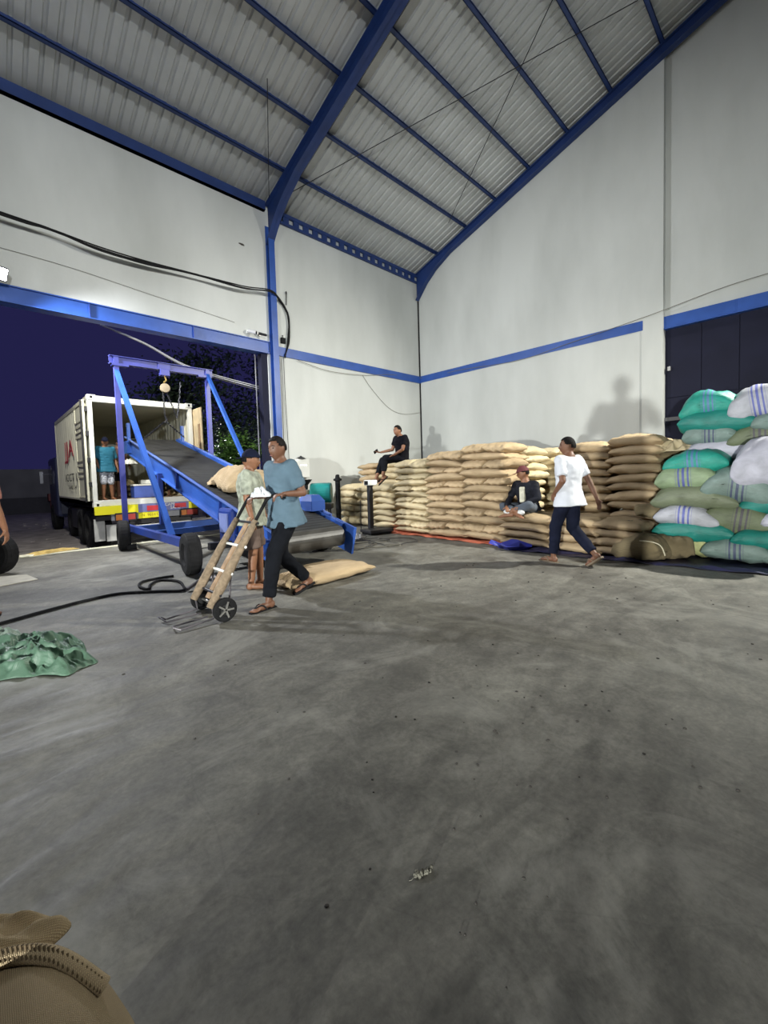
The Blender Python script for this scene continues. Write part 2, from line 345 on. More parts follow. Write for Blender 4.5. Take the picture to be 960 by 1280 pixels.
# rest of the hall behind the camera
struct(MB().box((XB, -14.5, 0), (X0+.25, -14.3, 8.1)).build('wall_far_side', WALL))
g = MB(); gable(g, XB-.2, XB, Y0+.2, YR, 4.6); g.box((XB-.2, -14.3, 0), (XB, YR, 8.1)).box((XB-.2, 5, 0), (XB, Y0+.2, 4.6)); struct(g.build('wall_back', WALL))
vs = [(XB, YR, roofz(YR)-.1), (XB, -14.3, 8.15), (X0+.2, -14.3, 8.15), (X0+.2, YR, roofz(YR)-.1)]
ce = struct(MB().add(vs+[(a, b_, c+.05) for a, b_, c in vs], [(0,1,2,3),(7,6,5,4),(0,4,5,1),(1,5,6,2),(2,6,7,3),(3,7,4,0)]).build('ceiling', ZINC))
# corrugated sheets, one metre wide, five ribs each
def sheet_mesh(ya, yb, wd=1.0):
    mb = MB(); prof = []
    p = wd/5
    for i in range(5):
        x = i*p; prof += [(x, 0), (x+p*.62, 0), (x+p*.72, .035), (x+p*.9, .035)]
    prof.append((wd+.0, 0))
    def flat(y_, off):
        return [(x, y_, roofz(y_, 8.2+off)+h) for x, h in prof]
    # ribs rise away from the hall; minor swages between
    A = flat(ya, 0); B = flat(yb, 0); n = len(prof)
    mb.add(A+B, [(i, i+1, n+i+1, n+i) for i in range(n-1)])
    return mb
x = -9.0; k = 0
shm = None
while x < X0+.1:
    if shm is None:
        o = sheet_mesh(Y0+.25, YR-.1).build('roof_sheet', ZINC, ce); shm = o.data
    else:
        o = bpy.data.objects.new('roof_sheet', shm); COL.objects.link(o); o.parent = ce
    o.location.x = x; o.location.z = .003*(k % 2); x += 1.0; k += 1
# purlins (folded C), rafters, column, bracing
PY_ = [8.75, 7.62, 6.60, 5.57, 4.54, 3.53, 2.50, 1.45, .42, -.62, -1.65]
for y in PY_:
    z = roofz(y, 8.07)
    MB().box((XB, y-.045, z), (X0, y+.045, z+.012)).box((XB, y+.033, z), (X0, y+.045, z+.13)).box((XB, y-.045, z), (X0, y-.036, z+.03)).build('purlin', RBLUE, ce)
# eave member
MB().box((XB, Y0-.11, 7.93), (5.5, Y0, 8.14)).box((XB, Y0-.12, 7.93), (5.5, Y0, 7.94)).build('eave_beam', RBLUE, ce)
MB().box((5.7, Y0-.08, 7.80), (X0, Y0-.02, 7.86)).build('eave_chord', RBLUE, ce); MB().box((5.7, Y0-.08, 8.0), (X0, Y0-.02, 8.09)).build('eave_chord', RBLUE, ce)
x = 5.8; wm = None
while x < X0-.1:
    mb = MB().box((-.085, Y0-.07, 7.86), (.085, Y0-.03, 8.0))
    if wm is None: o = mb.build('web_plate', RBLUE, ce); wm = o.data
    else: o = bpy.data.objects.new('web_plate', wm); COL.objects.link(o); o.parent = ce
    o.location.x = x; x += .305
def rafter(xc, w_=.20, dep=.34, off=8.07, wallside=False, yend=Y0-.05):
    mb = MB()
    ys = [yend, 9.3, 8.9, 8.3, 7, 4, 1, YR]
    lo = [off-dep-.62, off-dep-.30, off-dep-.12, off-dep, off-dep, off-dep, off-dep, off-dep]
    for i in range(len(ys)-1):
        for za, zb, ww in ((lambda k: roofz(ys[k], lo[k]), lambda k: roofz(ys[k], lo[k])+.02, w_), (lambda k: roofz(ys[k], off)-.02, lambda k: roofz(ys[k], off), w_), (lambda k: roofz(ys[k], lo[k]), lambda k: roofz(ys[k], off), .014)):
            a, c = za(i), zb(i); d, e = za(i+1), zb(i+1)
            vs = [(xc-ww/2, ys[i], a), (xc+ww/2, ys[i], a), (xc+ww/2, ys[i], c), (xc-ww/2, ys[i], c), (xc-ww/2, ys[i+1], d), (xc+ww/2, ys[i+1], d), (xc+ww/2, ys[i+1], e), (xc-ww/2, ys[i+1], e)]
            mb.add(vs, [(0,1,2,3),(7,6,5,4),(0,4,5,1),(1,5,6,2),(2,6,7,3),(3,7,4,0)])
    return mb
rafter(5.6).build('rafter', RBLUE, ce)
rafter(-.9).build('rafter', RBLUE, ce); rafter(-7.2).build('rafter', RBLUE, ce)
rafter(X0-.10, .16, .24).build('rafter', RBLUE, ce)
# steel column
for nm, xc in (('column', 5.6),):
    c = MB().box((xc-.08, Y0-.16, 0), (xc+.08, Y0-.145, 7.35)).box((xc-.008, Y0-.145, 0), (xc+.008, Y0, 7.4)).box((xc-.08, Y0-.012, 0), (xc+.08, Y0, 7.6)).build('steel_column', BLUE)
    struct(c); c['label'] = 'blue painted steel column between the gateway and the side wall'
    MB().box((xc-.2, Y0-.26, 0), (xc+.2, Y0, .02)).build('base_plate', BLUE2, c)
# bracing rods
for a, b_ in (((4.35, 7.35), (5.5, 9.45)), ((5.75, 9.35), (9.75, 2.6)), ((10.45, 7.75), (8.15, 3.5)), ((8.15, 3.5), (7.3, 1.9))):
    MB().tube([(a[0], a[1], roofz(a[1], 8.04)), (b_[0], b_[1], roofz(b_[1], 8.04))], .009, 6).build('brace_rod', DARKM, ce)

# ---------------------------------------------------------------- outside
gm = mat('yard_gravel', (.22, .20, .19), .9, 0, .35, 2.5, .6, 9)
mb = MB(); n = 40
struct(MB().box((-60, 9.98, -.9), (80, 100, -.42)).build('ground', gm))
mb = MB()
for i in range(500):
    x = random.uniform(-3, 9); y = 10.3+random.random()**1.6*16; s = random.uniform(.02, .07)
    mb.ell((x, y, -.42), (s, s*.8, s*.45), None, 5, 3)
tag(mb.build('gravel', gm), 'loose grey gravel scattered over the dark yard outside', 'gravel', kind='stuff')
struct(MB().box((-40, 34, -.42), (12, 34.3, 2.3)).build('wall_yard', mat('yard_wall', (.10, .10, .115), .8, 0, .2, 1)))
struct(MB().box((-40, 33.4, -.42), (12, 33.9, .55)).build('trim_3', mat('yard_kerb', (.03, .03, .04), .8)))
for x in (-6, -1.5, 3):
    tag(MB().box((x, 32.6, .3), (x+1.6, 33.2, .75)).box((x+.1, 32.8, -.42), (x+.3, 33, .3)).box((x+1.3, 32.8, -.42), (x+1.5, 33, .3)).build('bench', mat('dull_red', (.12, .02, .02), .6), bevel=.03),
        {-6: 'low dull red bench at the yard wall, hidden past the gateway edge', -1.5: 'low dull red bench by the yard wall, left of the lorry cab', 3: 'low dull red bench at the yard wall beside the lorry cab'}[x], 'bench')
# street lamps
for i, (x, y, h, lab) in enumerate(((15.8, 40, 6.3, 'distant street lamp shining white between the gantry legs'), (8.75, 20.2, 2.05, 'low yard lamp glaring behind the sack on the conveyor'))):
    t = thing('street_lamp', lab, 'lamp', (x, y, -.42))
    MB().tube([(0, 0, 0), (0, 0, h+.4), (-.05*h, -.03*h, h+.55)], .05).build('pole', DARKM, t)
    MB().box((-.05*h-.3, -.25, h+.38), (-.05*h+.3, .1, h+.5)).build('lamp_head', DARKM, t, bevel=.02)
    MB().ell((-.05*h, -.12, h+.36), (.28 if i == 0 else .11, .2 if i == 0 else .1, .1)).build('lens', GLOW2, t, True)
# trees
def tree(loc, h, rad, nleaf, col, label, leaf=.14, low=.3):
    t = thing('tree', label, 'tree', loc)
    mb = MB(); rr = random.Random(int(h*100))
    mb.tube([(0, 0, 0), (.05, .02, h*.3), (-.05, .05, h*.62), (.02, 0, h*.9)], [.09, .07, .05, .02])
    tips = []
    for i in range(26):
        a = rr.uniform(0, 6.28); z0 = h*rr.uniform(low, .85); L_ = rad*rr.uniform(.5, 1)*(1.15-.6*z0/h)
        e = V((math.cos(a)*L_, math.sin(a)*L_, z0+rr.uniform(.1, .5)*L_)); m_ = V((0, 0, z0))
        mb.tube([m_, (m_+e)/2+V((0, 0, .05)), e], [.03, .02, .008], 5); tips += [m_.lerp(e, q) for q in (.45, .7, .9, 1.05)]
    mb.build('trunk', mat('bark', (.06, .045, .03), .9), t)
    lf = MB()
    for i in range(nleaf):
        c = rr.choice(tips)+V((rr.gauss(0, .16), rr.gauss(0, .16), rr.gauss(0, .14)))*rad
        d = V((rr.gauss(0, 1), rr.gauss(0, 1), rr.gauss(0, .7)-.3)).normalized(); s = d.orthogonal().normalized()
        l_ = leaf*rr.uniform(.6, 1.3); w_ = l_*.28; nn = d.cross(s)*l_*.08
        lf.add([c, c+d*l_*.5+s*w_, c+d*l_, c+d*l_*.5-s*w_, c+d*l_*.5+nn], [(0, 1, 4), (1, 2, 4), (2, 3, 4), (3, 0, 4)])
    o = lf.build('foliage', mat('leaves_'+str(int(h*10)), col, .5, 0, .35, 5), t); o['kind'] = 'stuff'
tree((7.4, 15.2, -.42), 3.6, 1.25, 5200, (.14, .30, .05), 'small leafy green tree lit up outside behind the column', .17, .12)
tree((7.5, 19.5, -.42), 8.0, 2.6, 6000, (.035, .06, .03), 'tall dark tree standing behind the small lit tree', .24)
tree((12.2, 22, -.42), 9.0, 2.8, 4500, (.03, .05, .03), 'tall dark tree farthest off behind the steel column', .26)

# ---------------------------------------------------------------- lorry with container
lx, rx, ry, fz, tz = 2.0, 4.46, 12.4, .85, 3.44
L_ = 6.06; GZ = -.42
tk = thing('container_lorry', 'cream container lorry backed up outside with its rear doors open', 'lorry', (3.2, 15, GZ))
P = lambda mb, nm, mt, **k: mb.build(nm, mt, tk, loc=(-3.2, -15, -GZ), **k)
P(MB().box((lx, ry, fz-.13), (rx, ry+L_, fz)), 'container_floor', mat('plywood_floor', (.30, .22, .13), .8, 0, .3, 6))
# corrugated sides
def corr(x, s):
    mb = MB(); pts = []; y = ry+.16
    while y < ry+L_-.1:
        pts += [(x, y), (x, y+.07), (x+s*.036, y+.138), (x+s*.036, y+.208)]; y += .276
    pts.append((x, ry+L_-.05)); n = len(pts)
    mb.add([(a, b_, fz+.05) for a, b_ in pts]+[(a, b_, tz-.09) for a, b_ in pts]+[(a+s*.003, b_, tz-.09) for a, b_ in pts]+[(a+s*.003, b_, fz+.05) for a, b_ in pts],
           [(i, i+1, n+i+1, n+i) for i in range(n-1)]+[(2*n+i, 2*n+i+1, 3*n+i+1, 3*n+i) for i in range(n-1)])
    return mb
P(corr(lx+.01, 1), 'side_panel', CREAM); P(corr(rx-.01, -1), 'side_panel', CREAM)
P(MB().box((lx, ry+L_-.06, fz), (rx, ry+L_, tz)), 'front_panel', CREAM)
P(MB().box((lx+.02, ry+.02, tz-.05), (rx-.02, ry+L_, tz-.02)), 'roof_panel', CREAM)
P(MB().box((lx, ry, fz-.13), (lx+.06, ry+L_, fz+.05)).box((lx, ry, tz-.1), (lx+.06, ry+L_, tz)), 'side_rail', CREAM)
P(MB().box((rx-.06, ry, fz-.13), (rx, ry+L_, fz+.05)).box((rx-.06, ry, tz-.1), (rx, ry+L_, tz)), 'side_rail', CREAM)
P(MB().box((lx, ry-.02, fz-.13), (lx+.10, ry+.12, tz)), 'corner_post', WHITE, bevel=.01)
P(MB().box((rx-.10, ry-.02, fz-.13), (rx, ry+.12, tz)), 'corner_post', WHITE, bevel=.01)
P(MB().box((lx+.1, ry-.03, tz-.15), (rx-.1, ry+.1, tz)), 'door_header', WHITE, bevel=.01)
P(MB().box((lx+.1, ry-.03, fz-.14), (rx-.1, ry+.1, fz+.01)), 'door_sill', WHITE, bevel=.01)
for x in (lx, rx-.17):
    for z in (fz-.16, tz-.1):
        P(MB().box((x-.008, ry-.05, z), (x+.178, ry+.12, z+.12)), 'corner_casting', WHITE, bevel=.012)
        P(MB().box((x+.06, ry-.056, z+.03), (x+.11, ry-.045, z+.09)), 'casting_hole', BLACK)
# left door leaf folded back against the side
ld = P(MB().box((lx-.10, ry+.05, fz), (lx-.05, ry+1.22, tz-.1)), 'door_leaf', CREAM, bevel=.008)
def child(mb, nm, mt, par, **k):
    o = mb.build(nm, mt, par, **k); return o
for z0, z1 in ((fz+.08, fz+.62), (fz+.72, fz+.90), (fz+1.0, fz+1.62), (fz+1.72, fz+1.88), (fz+1.98, tz-.18)):
    mb = MB().box((lx-.115, ry+.16, z0), (lx-.10, ry+.19, z1)).box((lx-.115, ry+1.08, z0), (lx-.10, ry+1.11, z1)).box((lx-.115, ry+.16, z0), (lx-.10, ry+1.11, z0+.03)).box((lx-.115, ry+.16, z1-.03), (lx-.10, ry+1.11, z1))
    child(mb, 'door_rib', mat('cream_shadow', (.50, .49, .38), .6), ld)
for y in (ry+.05,):
    child(MB().tube([(lx-.13, y+.0, fz-.02), (lx-.13, y, tz-.12)], .02), 'lock_rod', DARKM, ld)
for z in (fz+.35, fz+.95, fz+1.6, fz+2.2): child(MB().box((lx-.06, ry-.02, z), (lx+.0, ry+.09, z+.12)), 'hinge', DARKM, ld)
rd = P(MB().box((rx+.03, ry-.55, fz+.05), (rx+.08, ry+.55, tz-.14)), 'door_leaf', mat('pale_ply', (.62, .50, .32), .7, 0, .2, 4), bevel=.008)
child(MB().box((rx+.02, ry-.5, fz+.5), (rx+.03, ry-.35, fz+2.0)), 'wood_strip', WOOD, rd)
# rear chassis, bumper, lights, plates
P(MB().box((2.75, ry+.1, .3+0), (2.9, ry+9, fz-.13)).box((3.55, ry+.1, .3), (3.7, ry+9, fz-.13)), 'chassis_rail', DARKM)
mbx = mat('grey_bumper', (.24, .25, .29), .5)
bp_ = P(MB().box((lx+.35, ry-.06, .33), (rx, ry+.02, .56)), 'bumper', mbx, bevel=.008)
st = P(MB().box((lx+.95, ry-.10, .50), (rx-.25, ry-.04, .71)), 'rear_banner', mat('banner_blue', (.16, .18, .42), .5))
P(MB().box((lx, ry-.09, .50), (lx+.95, ry-.03, .71)), 'yellow_marker', YEL); P(MB().box((rx-.25, ry-.09, .50), (rx, ry-.03, .70)), 'yellow_marker', YEL)
redm = mat('red_print', (.65, .03, .05), .5); wm_ = mat('white_print', (.8, .8, .8), .5); bk = mat('black_print', (.03, .03, .03), .6)
XZ = Matrix(((1, 0, 0, 0), (0, 0, -1, 0), (0, 1, 0, 0), (0, 0, 0, 1)))  # text facing -y
def ptxt(s, size, x, y, z, mt, parent, sx=1): 
    o = text_obj(s, size, Matrix.Translation((x, y, z))@Matrix.Diagonal((sx, 1, 1, 1))@XZ, mt, parent); return o
# world-coordinate children of the lorry parts (parts carry the offset)
child(MB().box((lx+1.15, ry-.105, .53), (lx+1.42, ry-.10, .66)), 'red_marking', redm, st)
child(MB().box((rx-.62, ry-.105, .56), (rx-.32, ry-.10, .68)), 'red_marking', redm, st)
ptxt('CAPE', .11, lx+1.72, ry-.103, .66, wm_, st); ptxt('SAPO', .11, lx+1.86, ry-.103, .57, wm_, st)
pl = P(MB().box((2.95, ry-.09, .34), (3.55, ry-.065, .50)), 'number_plate', YEL); ptxt('N  9014 UJ', .10, 3.25, ry-.092, .42, mat('plate_print', (.35, .25, .0), .5), pl)
for x0 in (lx+.42, rx-.48):
    t = P(MB().box((x0, ry-.10, .30), (x0+.48, ry-.05, .52)), 'tail_light', DARKM)
    child(MB().box((x0+.02, ry-.12, .34), (x0+.16, ry-.10, .48)), 'lens', mat('orange_lens', (.55, .18, .04), .35), t)
    child(MB().box((x0+.17, ry-.12, .34), (x0+.45, ry-.10, .48)), 'lens', mat('red_lens', (.40, .05, .04), .35), t)
P(MB().box((2.75, ry-.04, .20), (4.3, ry+.04, .31)), 'under_run_bar', mat('black_paint', (.015, .015, .018), .5))
P(MB().box((2.75, ry-.05, .08), (4.3, ry+.03, .17)), 'under_run_bar', WHITE)
# marks on the container side (faces -x)
YZ = Matrix(((0, 0, -1, 0), (-1, 0, 0, 0), (0, 1, 0, 0), (0, 0, 0, 1)))
sp = MB().box((lx-.012, ry+1.3, fz+.3), (lx-.008, ry+1.31, fz+.31)); sp = P(sp, 'side_marks', redm)
def stxt(s, size, y, z, mt, sy=1):
    return text_obj(s, size, Matrix.Translation((lx-.012, y, z))@Matrix.Diagonal((1, sy, 1, 1))@YZ, mt, sp)
stxt('JJA', .72, ry+3.2, fz+1.45, redm, 2.0); stxt('S', .32, ry+1.75, fz+1.85, mat('dark_red_print', (.22, .03, .03), .6), 1.5); stxt('S', .32, ry+1.75, fz+1.3, MATS['dark_red_print'], 1.5); stxt('S', .25, ry+1.75, fz+.95, MATS['dark_red_print'], 1.5)
stxt('ICCT 1.', .33, ry+3.0, fz+.62, bk, 2.3); stxt('TARE 24', .16, ry+3.0, fz+.34, bk, 2.6)
# wheels
def wheel_mb(r_, w_, hub=.5):
    prof = [(r_*hub*.3, -w_*.30), (r_*hub, -w_*.34), (r_*hub*1.08, -w_*.5), (r_*.86, -w_*.5), (r_*.96, -w_*.42), (r_, -w_*.28), (r_, w_*.28), (r_*.96, w_*.42), (r_*.86, w_*.5), (r_*hub*1.08, w_*.5), (r_*hub, w_*.34), (r_*hub*.3, w_*.30)]
    return prof
def wheel(parent, c, ax, r_, w_, name='wheel', hubmat=None, tread=True):
    M = TM(c, ax)
    o = MB().lathe(wheel_mb(r_, w_), M, 28).build(name, BLACK, parent, smooth=False)
    hb = MB().lathe([(.02, -w_*.36), (r_*.46, -w_*.33), (r_*.48, -w_*.2), (r_*.48, w_*.2), (r_*.46, w_*.33), (.02, w_*.36)], M, 20)
    hb.build('hub', hubmat or DARKM, o)
    if tread:
        mb = MB()
        for k in range(5): mb.lathe([(r_*.999, (k-2)*w_*.11-.004), (r_*1.012, (k-2)*w_*.11-.003), (r_*1.012, (k-2)*w_*.11+.02*w_/.2), (r_*.999, (k-2)*w_*.11+.022*w_/.2)], M, 28)
        mb.build('tread', BLACK, o)
    return o
tk2 = empty('tmp', (0, 0, 0)); bpy.data.objects.remove(tk2)
hm = mat('wheel_hub_grey', (.12, .11, .10), .6)
for y in (13.35, 14.35, 17.0):
    for x, s in ((lx+.22, -1), (rx-.22, 1)):
        wheel(tk, V((x, y, GZ+.50))-V((3.2, 15, GZ)), (s, 0, 0), .50, .5 if y < 15 else .3, hubmat=hm)
wheel(tk, V((lx+.1, 20.3, GZ+.5))-V((3.2, 15, GZ)), (-1, 0, 0), .5, .3, hubmat=hm); wheel(tk, V((rx-.1, 20.3, GZ+.5))-V((3.2, 15, GZ)), (1, 0, 0), .5, .3, hubmat=hm)
P(MB().box((lx+.02, 12.62, -.18), (lx+.25, 12.66, .38)), 'mudguard', mat('pale_flap', (.55, .56, .55), .6)); P(MB().box((lx+.27, 12.58, -.2), (lx+.52, 12.61, .22)), 'mudguard', MATS['pale_flap'])
P(MB().box((rx-.5, 12.6, -.2), (rx-.1, 12.64, .3)), 'mudguard', MATS['pale_flap'])
P(MB().box((lx+.05, 12.5, .34), (lx+.6, 14.9, .46)), 'wheel_arch', DARKM, bevel=.02)
P(MB().box((lx+.05, 15.3, -.05), (lx+.6, 16.3, .55)), 'side_box', DARKM, bevel=.03)
cb = P(MB().box((lx-.02, 19.0, .1), (rx+.0, 20.9, 2.3)), 'cab', mat('cab_navy', (.02, .025, .06), .4), bevel=.12)
child(MB().box((lx-.04, 19.9, 1.3), (lx-.02, 20.7, 2.0)), 'window', mat('dark_glass', (.01, .012, .02), .1), cb)
child(MB().box((lx-.32, 20.6, 1.35), (lx-.22, 20.75, 1.8)).tube([(lx, 20.7, 1.7), (lx-.25, 20.7, 1.7)], .015), 'mirror', mat('mirror_shell', (.25, .26, .3), .2, .6), cb)

# ---------------------------------------------------------------- blue hoist gantry frame on wheels
gt = thing('hoist_gantry', 'blue steel wheeled gantry frame standing over the belt conveyor', 'gantry', (3.1, 9.6, 0))
G = lambda mb, nm, mt, **k: mb.build(nm, mt, gt, loc=(-3.1, -9.6, 0), **k)
GL, GR, GY, GT = 2.17, 4.03, 10.1, 3.88
G(MB().bar((GL, GY, .30), (GL, GY, GT), .09, .09, (1, 0, 0)), 'leg', VIO)
G(MB().bar((GR, GY, .30), (GR, GY, GT), .09, .09, (1, 0, 0)), 'leg', VIO)
G(MB().bar((GL, GY-.02, GT-.3), (GL-.03, 7.05, .42), .08, .08), 'brace', BLUE)
G(MB().bar((GR, GY-.02, GT-.12), (GR-.03, 7.25, .42), .07, .07), 'brace', BLUE)
G(MB().box((GL-.12, GY-.06, GT-.0), (GR+.12, GY+.06, GT+.012)).box((GL-.12, GY-.06, GT-.15), (GR+.12, GY+.06, GT-.138)).box((GL-.12, GY-.006, GT-.15), (GR+.12, GY+.006, GT)), 'top_beam', VIO)
G(MB().box((GL-.08, GY-.07, GT-.19), (GL+.22, GY+.07, GT-.15)), 'beam_plate', VIO); G(MB().box((GR-.22, GY-.07, GT-.19), (GR+.08, GY+.07, GT-.15)), 'beam_plate', VIO)
G(MB().bar((GL, GY, .36), (2.05, 6.1, .40), .09, .12), 'base_rail', BLUE2); G(MB().bar((GR, GY, .36), (4.1, 6.1, .40), .09, .12), 'base_rail', BLUE2)
G(MB().bar((GL, 9.5, .34), (GR, 9.5, .34), .10, .13), 'cross_rail', BLUE); G(MB().bar((2.3, 6.0, .34), (4.1, 6.0, .34), .10, .10), 'axle', DARKM)
G(MB().bar((GL, 8.2, .36), (GR, 8.2, .36), .08, .10), 'cross_rail', BLUE)
for c in ((2.02, 5.93, .29), (1.93, 9.2, .28), (4.22, 6.0, .29), (4.25, 9.4, .28)):
    wheel(gt, V(c)-V((3.1, 9.6, 0)), (-1, .12, 0), .285, .19)
G(MB().tube([(1.93, 8.98, .07), (2.08, 8.95, .07)], .055), 'wheel_chock', BLACK)
G(MB().tube(catmull([(3.55, 8.2, .40), (3.5, 8.2, .5), (3.56, 8.2, .58), (3.64, 8.2, .52), (3.6, 8.2, .42)], 4), .014, 6), 'tow_hook', DARKM)
# trolley + hoist + chains (hangs from the beam: a thing of its own)
hx = GL+.92
ho = thing('chain_hoist', 'round chain hoist block hanging from the gantry top beam', 'hoist', (hx, GY, GT-.15))
MB().box((-.1, -.07, -.12), (.1, .07, .02)).box((-.13, -.03, 0), (.13, .03, .17)).build('beam_trolley', VIO, ho, bevel=.01)
MB().tube(catmull([(0, 0, -.12), (.03, 0, -.2), (-.02, 0, -.26)], 4), .018).build('top_hook', mat('brass', (.45, .32, .1), .4, .6), ho)
MB().lathe([(.03, -.06), (.095, -.05), (.105, 0), (.095, .05), (.03, .06)], TM((0, 0, -.38), (0.3, 1, 0)), 20).build('hoist_body', mat('hoist_cream', (.34, .27, .17), .5), ho)
def chain(a, b_, name, parent, sag=0.0, r_=.014):
    a = V(a); b_ = V(b_); mb = MB(); L0 = (b_-a).length; n = max(6, int(L0/.055))
    for i in range(n):
        p = a.lerp(b_, (i+.5)/n); p.z -= sag*4*(i/n)*(1-i/n); d = (b_-a).normalized(); s = d.orthogonal().normalized()
        if i % 2: s = d.cross(s)
        mb.tube([p-d*.03-s*.012, p+d*.03-s*.012, p+d*.03+s*.012, p-d*.03+s*.012, p-d*.03-s*.012], r_*.55, 4)
    return mb.build(name, DARKM, parent)
knot = V((-.02, .05, -1.0))
chain((-.05, 0, -.48), knot, 'chain', ho); chain((.03, 0, -.48), (.22, 0, -1.02), 'chain', ho); chain((.22, 0, -1.02), (.33, 0, -.2), 'chain', ho, .05)
MB().tube(catmull([knot, knot+V((.03, 0, -.08)), knot+V((0, 0, -.14))], 3), .025).build('lower_hook', DARKM, ho)
# sling wires to the conveyor head
chain(knot+V((0, 0, -.1)), V((2.78, 10.9, 2.25))-V((hx, GY, GT-.15)), 'sling', ho); chain(knot+V((0, 0, -.1)), V((2.95, 11.5, 2.35))-V((hx, GY, GT-.15)), 'sling', ho)
chain(knot+V((0, 0, -.1)), V((3.72, 10.9, 2.35))-V((hx, GY, GT-.15)), 'sling', ho)

# ---------------------------------------------------------------- belt conveyor
T_ = V((3.3, 4.95, .52)); H_ = V((3.3, 12.0, 2.35)); ax = (H_-T_); LN = ax.length; ax.normalize(); nrm = V((1, 0, 0)).cross(ax)*1
nrm = V((0, -ax.z, ax.y))
cv = thing('belt_conveyor', 'long inclined blue belt conveyor running from the floor into the container', 'conveyor', (3.3, 7.5, 0))
CO = V((-3.3, -7.5, 0))
CM = lambda mb, nm, mt, **k: mb.build(nm, mt, cv, loc=CO, **k)
def cp(t, s, h): return T_+ax*(t*LN)+V((s, 0, 0))+nrm*h
def cbar(t0, t1, s, h0, h1, th):
    a = [cp(t0, s-th/2, h0), cp(t0, s+th/2, h0), cp(t0, s+th/2, h1), cp(t0, s-th/2, h1), cp(t1, s-th/2, h0), cp(t1, s+th/2, h0), cp(t1, s+th/2, h1), cp(t1, s-th/2, h1)]
    return a, [(0,1,2,3),(7,6,5,4),(0,4,5,1),(1,5,6,2),(2,6,7,3),(3,7,4,0)]
for s in (-.57, .57):
    mb = MB(); mb.add(*cbar(0, 1, s, -.30, .06, .014))
    mb.add(*cbar(0, 1, s-.03*(1 if s > 0 else -1)*-1, .045, .06, .07)); mb.add(*cbar(0, 1, s+.03*(1 if s > 0 else -1), -.30, -.285, .07))
    CM(mb, 'side_rail', BLUE)
    for k in range(3): CM(MB().add(*cbar(.22+k*.27, .224+k*.27, s+.02*(1 if s > 0 else -1), -.29, .05, .05)), 'stiffener', BLUE2)
# belt, with fine transverse ribs
mb = MB(); nb = 150; pts = []
for i in range(nb+1):
    t = i/nb; h = .03 + (.006 if i % 2 else 0); pts.append((t, h))
vs = [cp(t, -.52, h) for t, h in pts]+[cp(t, .52, h) for t, h in pts]; n = nb+1
mb.add(vs, [(i, i+1, n+i+1, n+i) for i in range(nb)])
# return run and wraps
vs = [cp(t, s, -.22) for t in (0, 1) for s in (-.52, .52)]; mb.add(vs, [(0, 1, 3, 2)])
CM(mb, 'belt', mat('belt_rubber', (.022, .022, .021), .6, 0, .25, 5, .2, 30, spec=.35))
def drum(t, r_, h, wd=.53): return MB().tube([cp(t, -wd, h), cp(t, wd, h)], r_, 28)
CM(drum(0.0, .155, -.125), 'drum', mat('drum_rubber', (.05, .047, .042), .42, 0, .2, 6), smooth=False); CM(drum(1.0, .14, -.11), 'drum', MATS['drum_rubber'])
for s in (-.62, .62):
    CM(MB().tube([cp(0, s, -.14), cp(0, s+.14*(1 if s > 0 else -1), -.14)], .115, 20), 'bearing_cover', BLUE, bevel=.01)
    CM(MB().add(*cbar(-.035, .03, s, -.34, .07, .035)), 'end_plate', BLUE)
    mb = MB().box((3.3+s-.03, 11.6, 2.25), (3.3+s+.03, 11.7, 2.72)); CM(mb, 'guide_post', BLUE)
    CM(MB().box((3.3+s-.05, 11.66, 2.0), (3.3+s+.05, 12.2, 2.3)), 'head_bracket', BLUE)
for s in (-.635, .635):
    mb = MB(); mb.add(*cbar(.05, 1, s-(.0), .06, .09, .02)); CM(mb, 'edge_strip', mat('worn_blue', (.10, .16, .42), .4))
# idlers
for k in range(10): CM(MB().tube([cp(.06+k*.095, -.55, -.02), cp(.06+k*.095, .55, -.02)], .03, 10), 'idler_roller', DARKM)
# motor housing, far side
CM(MB().box((3.72, 5.50, .74), (3.98, 5.90, .90)).add([(3.72, 5.50, .90), (3.98, 5.50, .90), (3.98, 5.90, .90), (3.72, 5.90, .90), (3.77, 5.58, 1.0), (3.93, 5.58, 1.0), (3.93, 5.83, 1.0), (3.77, 5.83, 1.0)], [(4,5,6,7),(0,1,5,4),(1,2,6,5),(2,3,7,6),(3,0,4,7)]), 'motor_cover', BLUE, bevel=.01)
# support leg block on the near side (dark arch with slot)
lg = CM(MB().box((2.60, 5.93, .33), (2.72, 6.38, .86)), 'support_bracket', BLUE2, bevel=.05)
child(MB().box((2.585, 6.02, .50), (2.60, 6.30, .78)), 'slot_plate', mat('worn_blue2', (.16, .20, .42), .5), lg)
CM(MB().box((3.88, 5.93, .33), (4.0, 6.38, .86)), 'support_bracket', BLUE2, bevel=.05)
CM(MB().box((2.62, 9.3, .4), (2.70, 9.4, 1.45)), 'rear_strut', BLUE2); CM(MB().box((3.90, 9.3, .4), (3.98, 9.4, 1.45)), 'rear_strut', BLUE2)

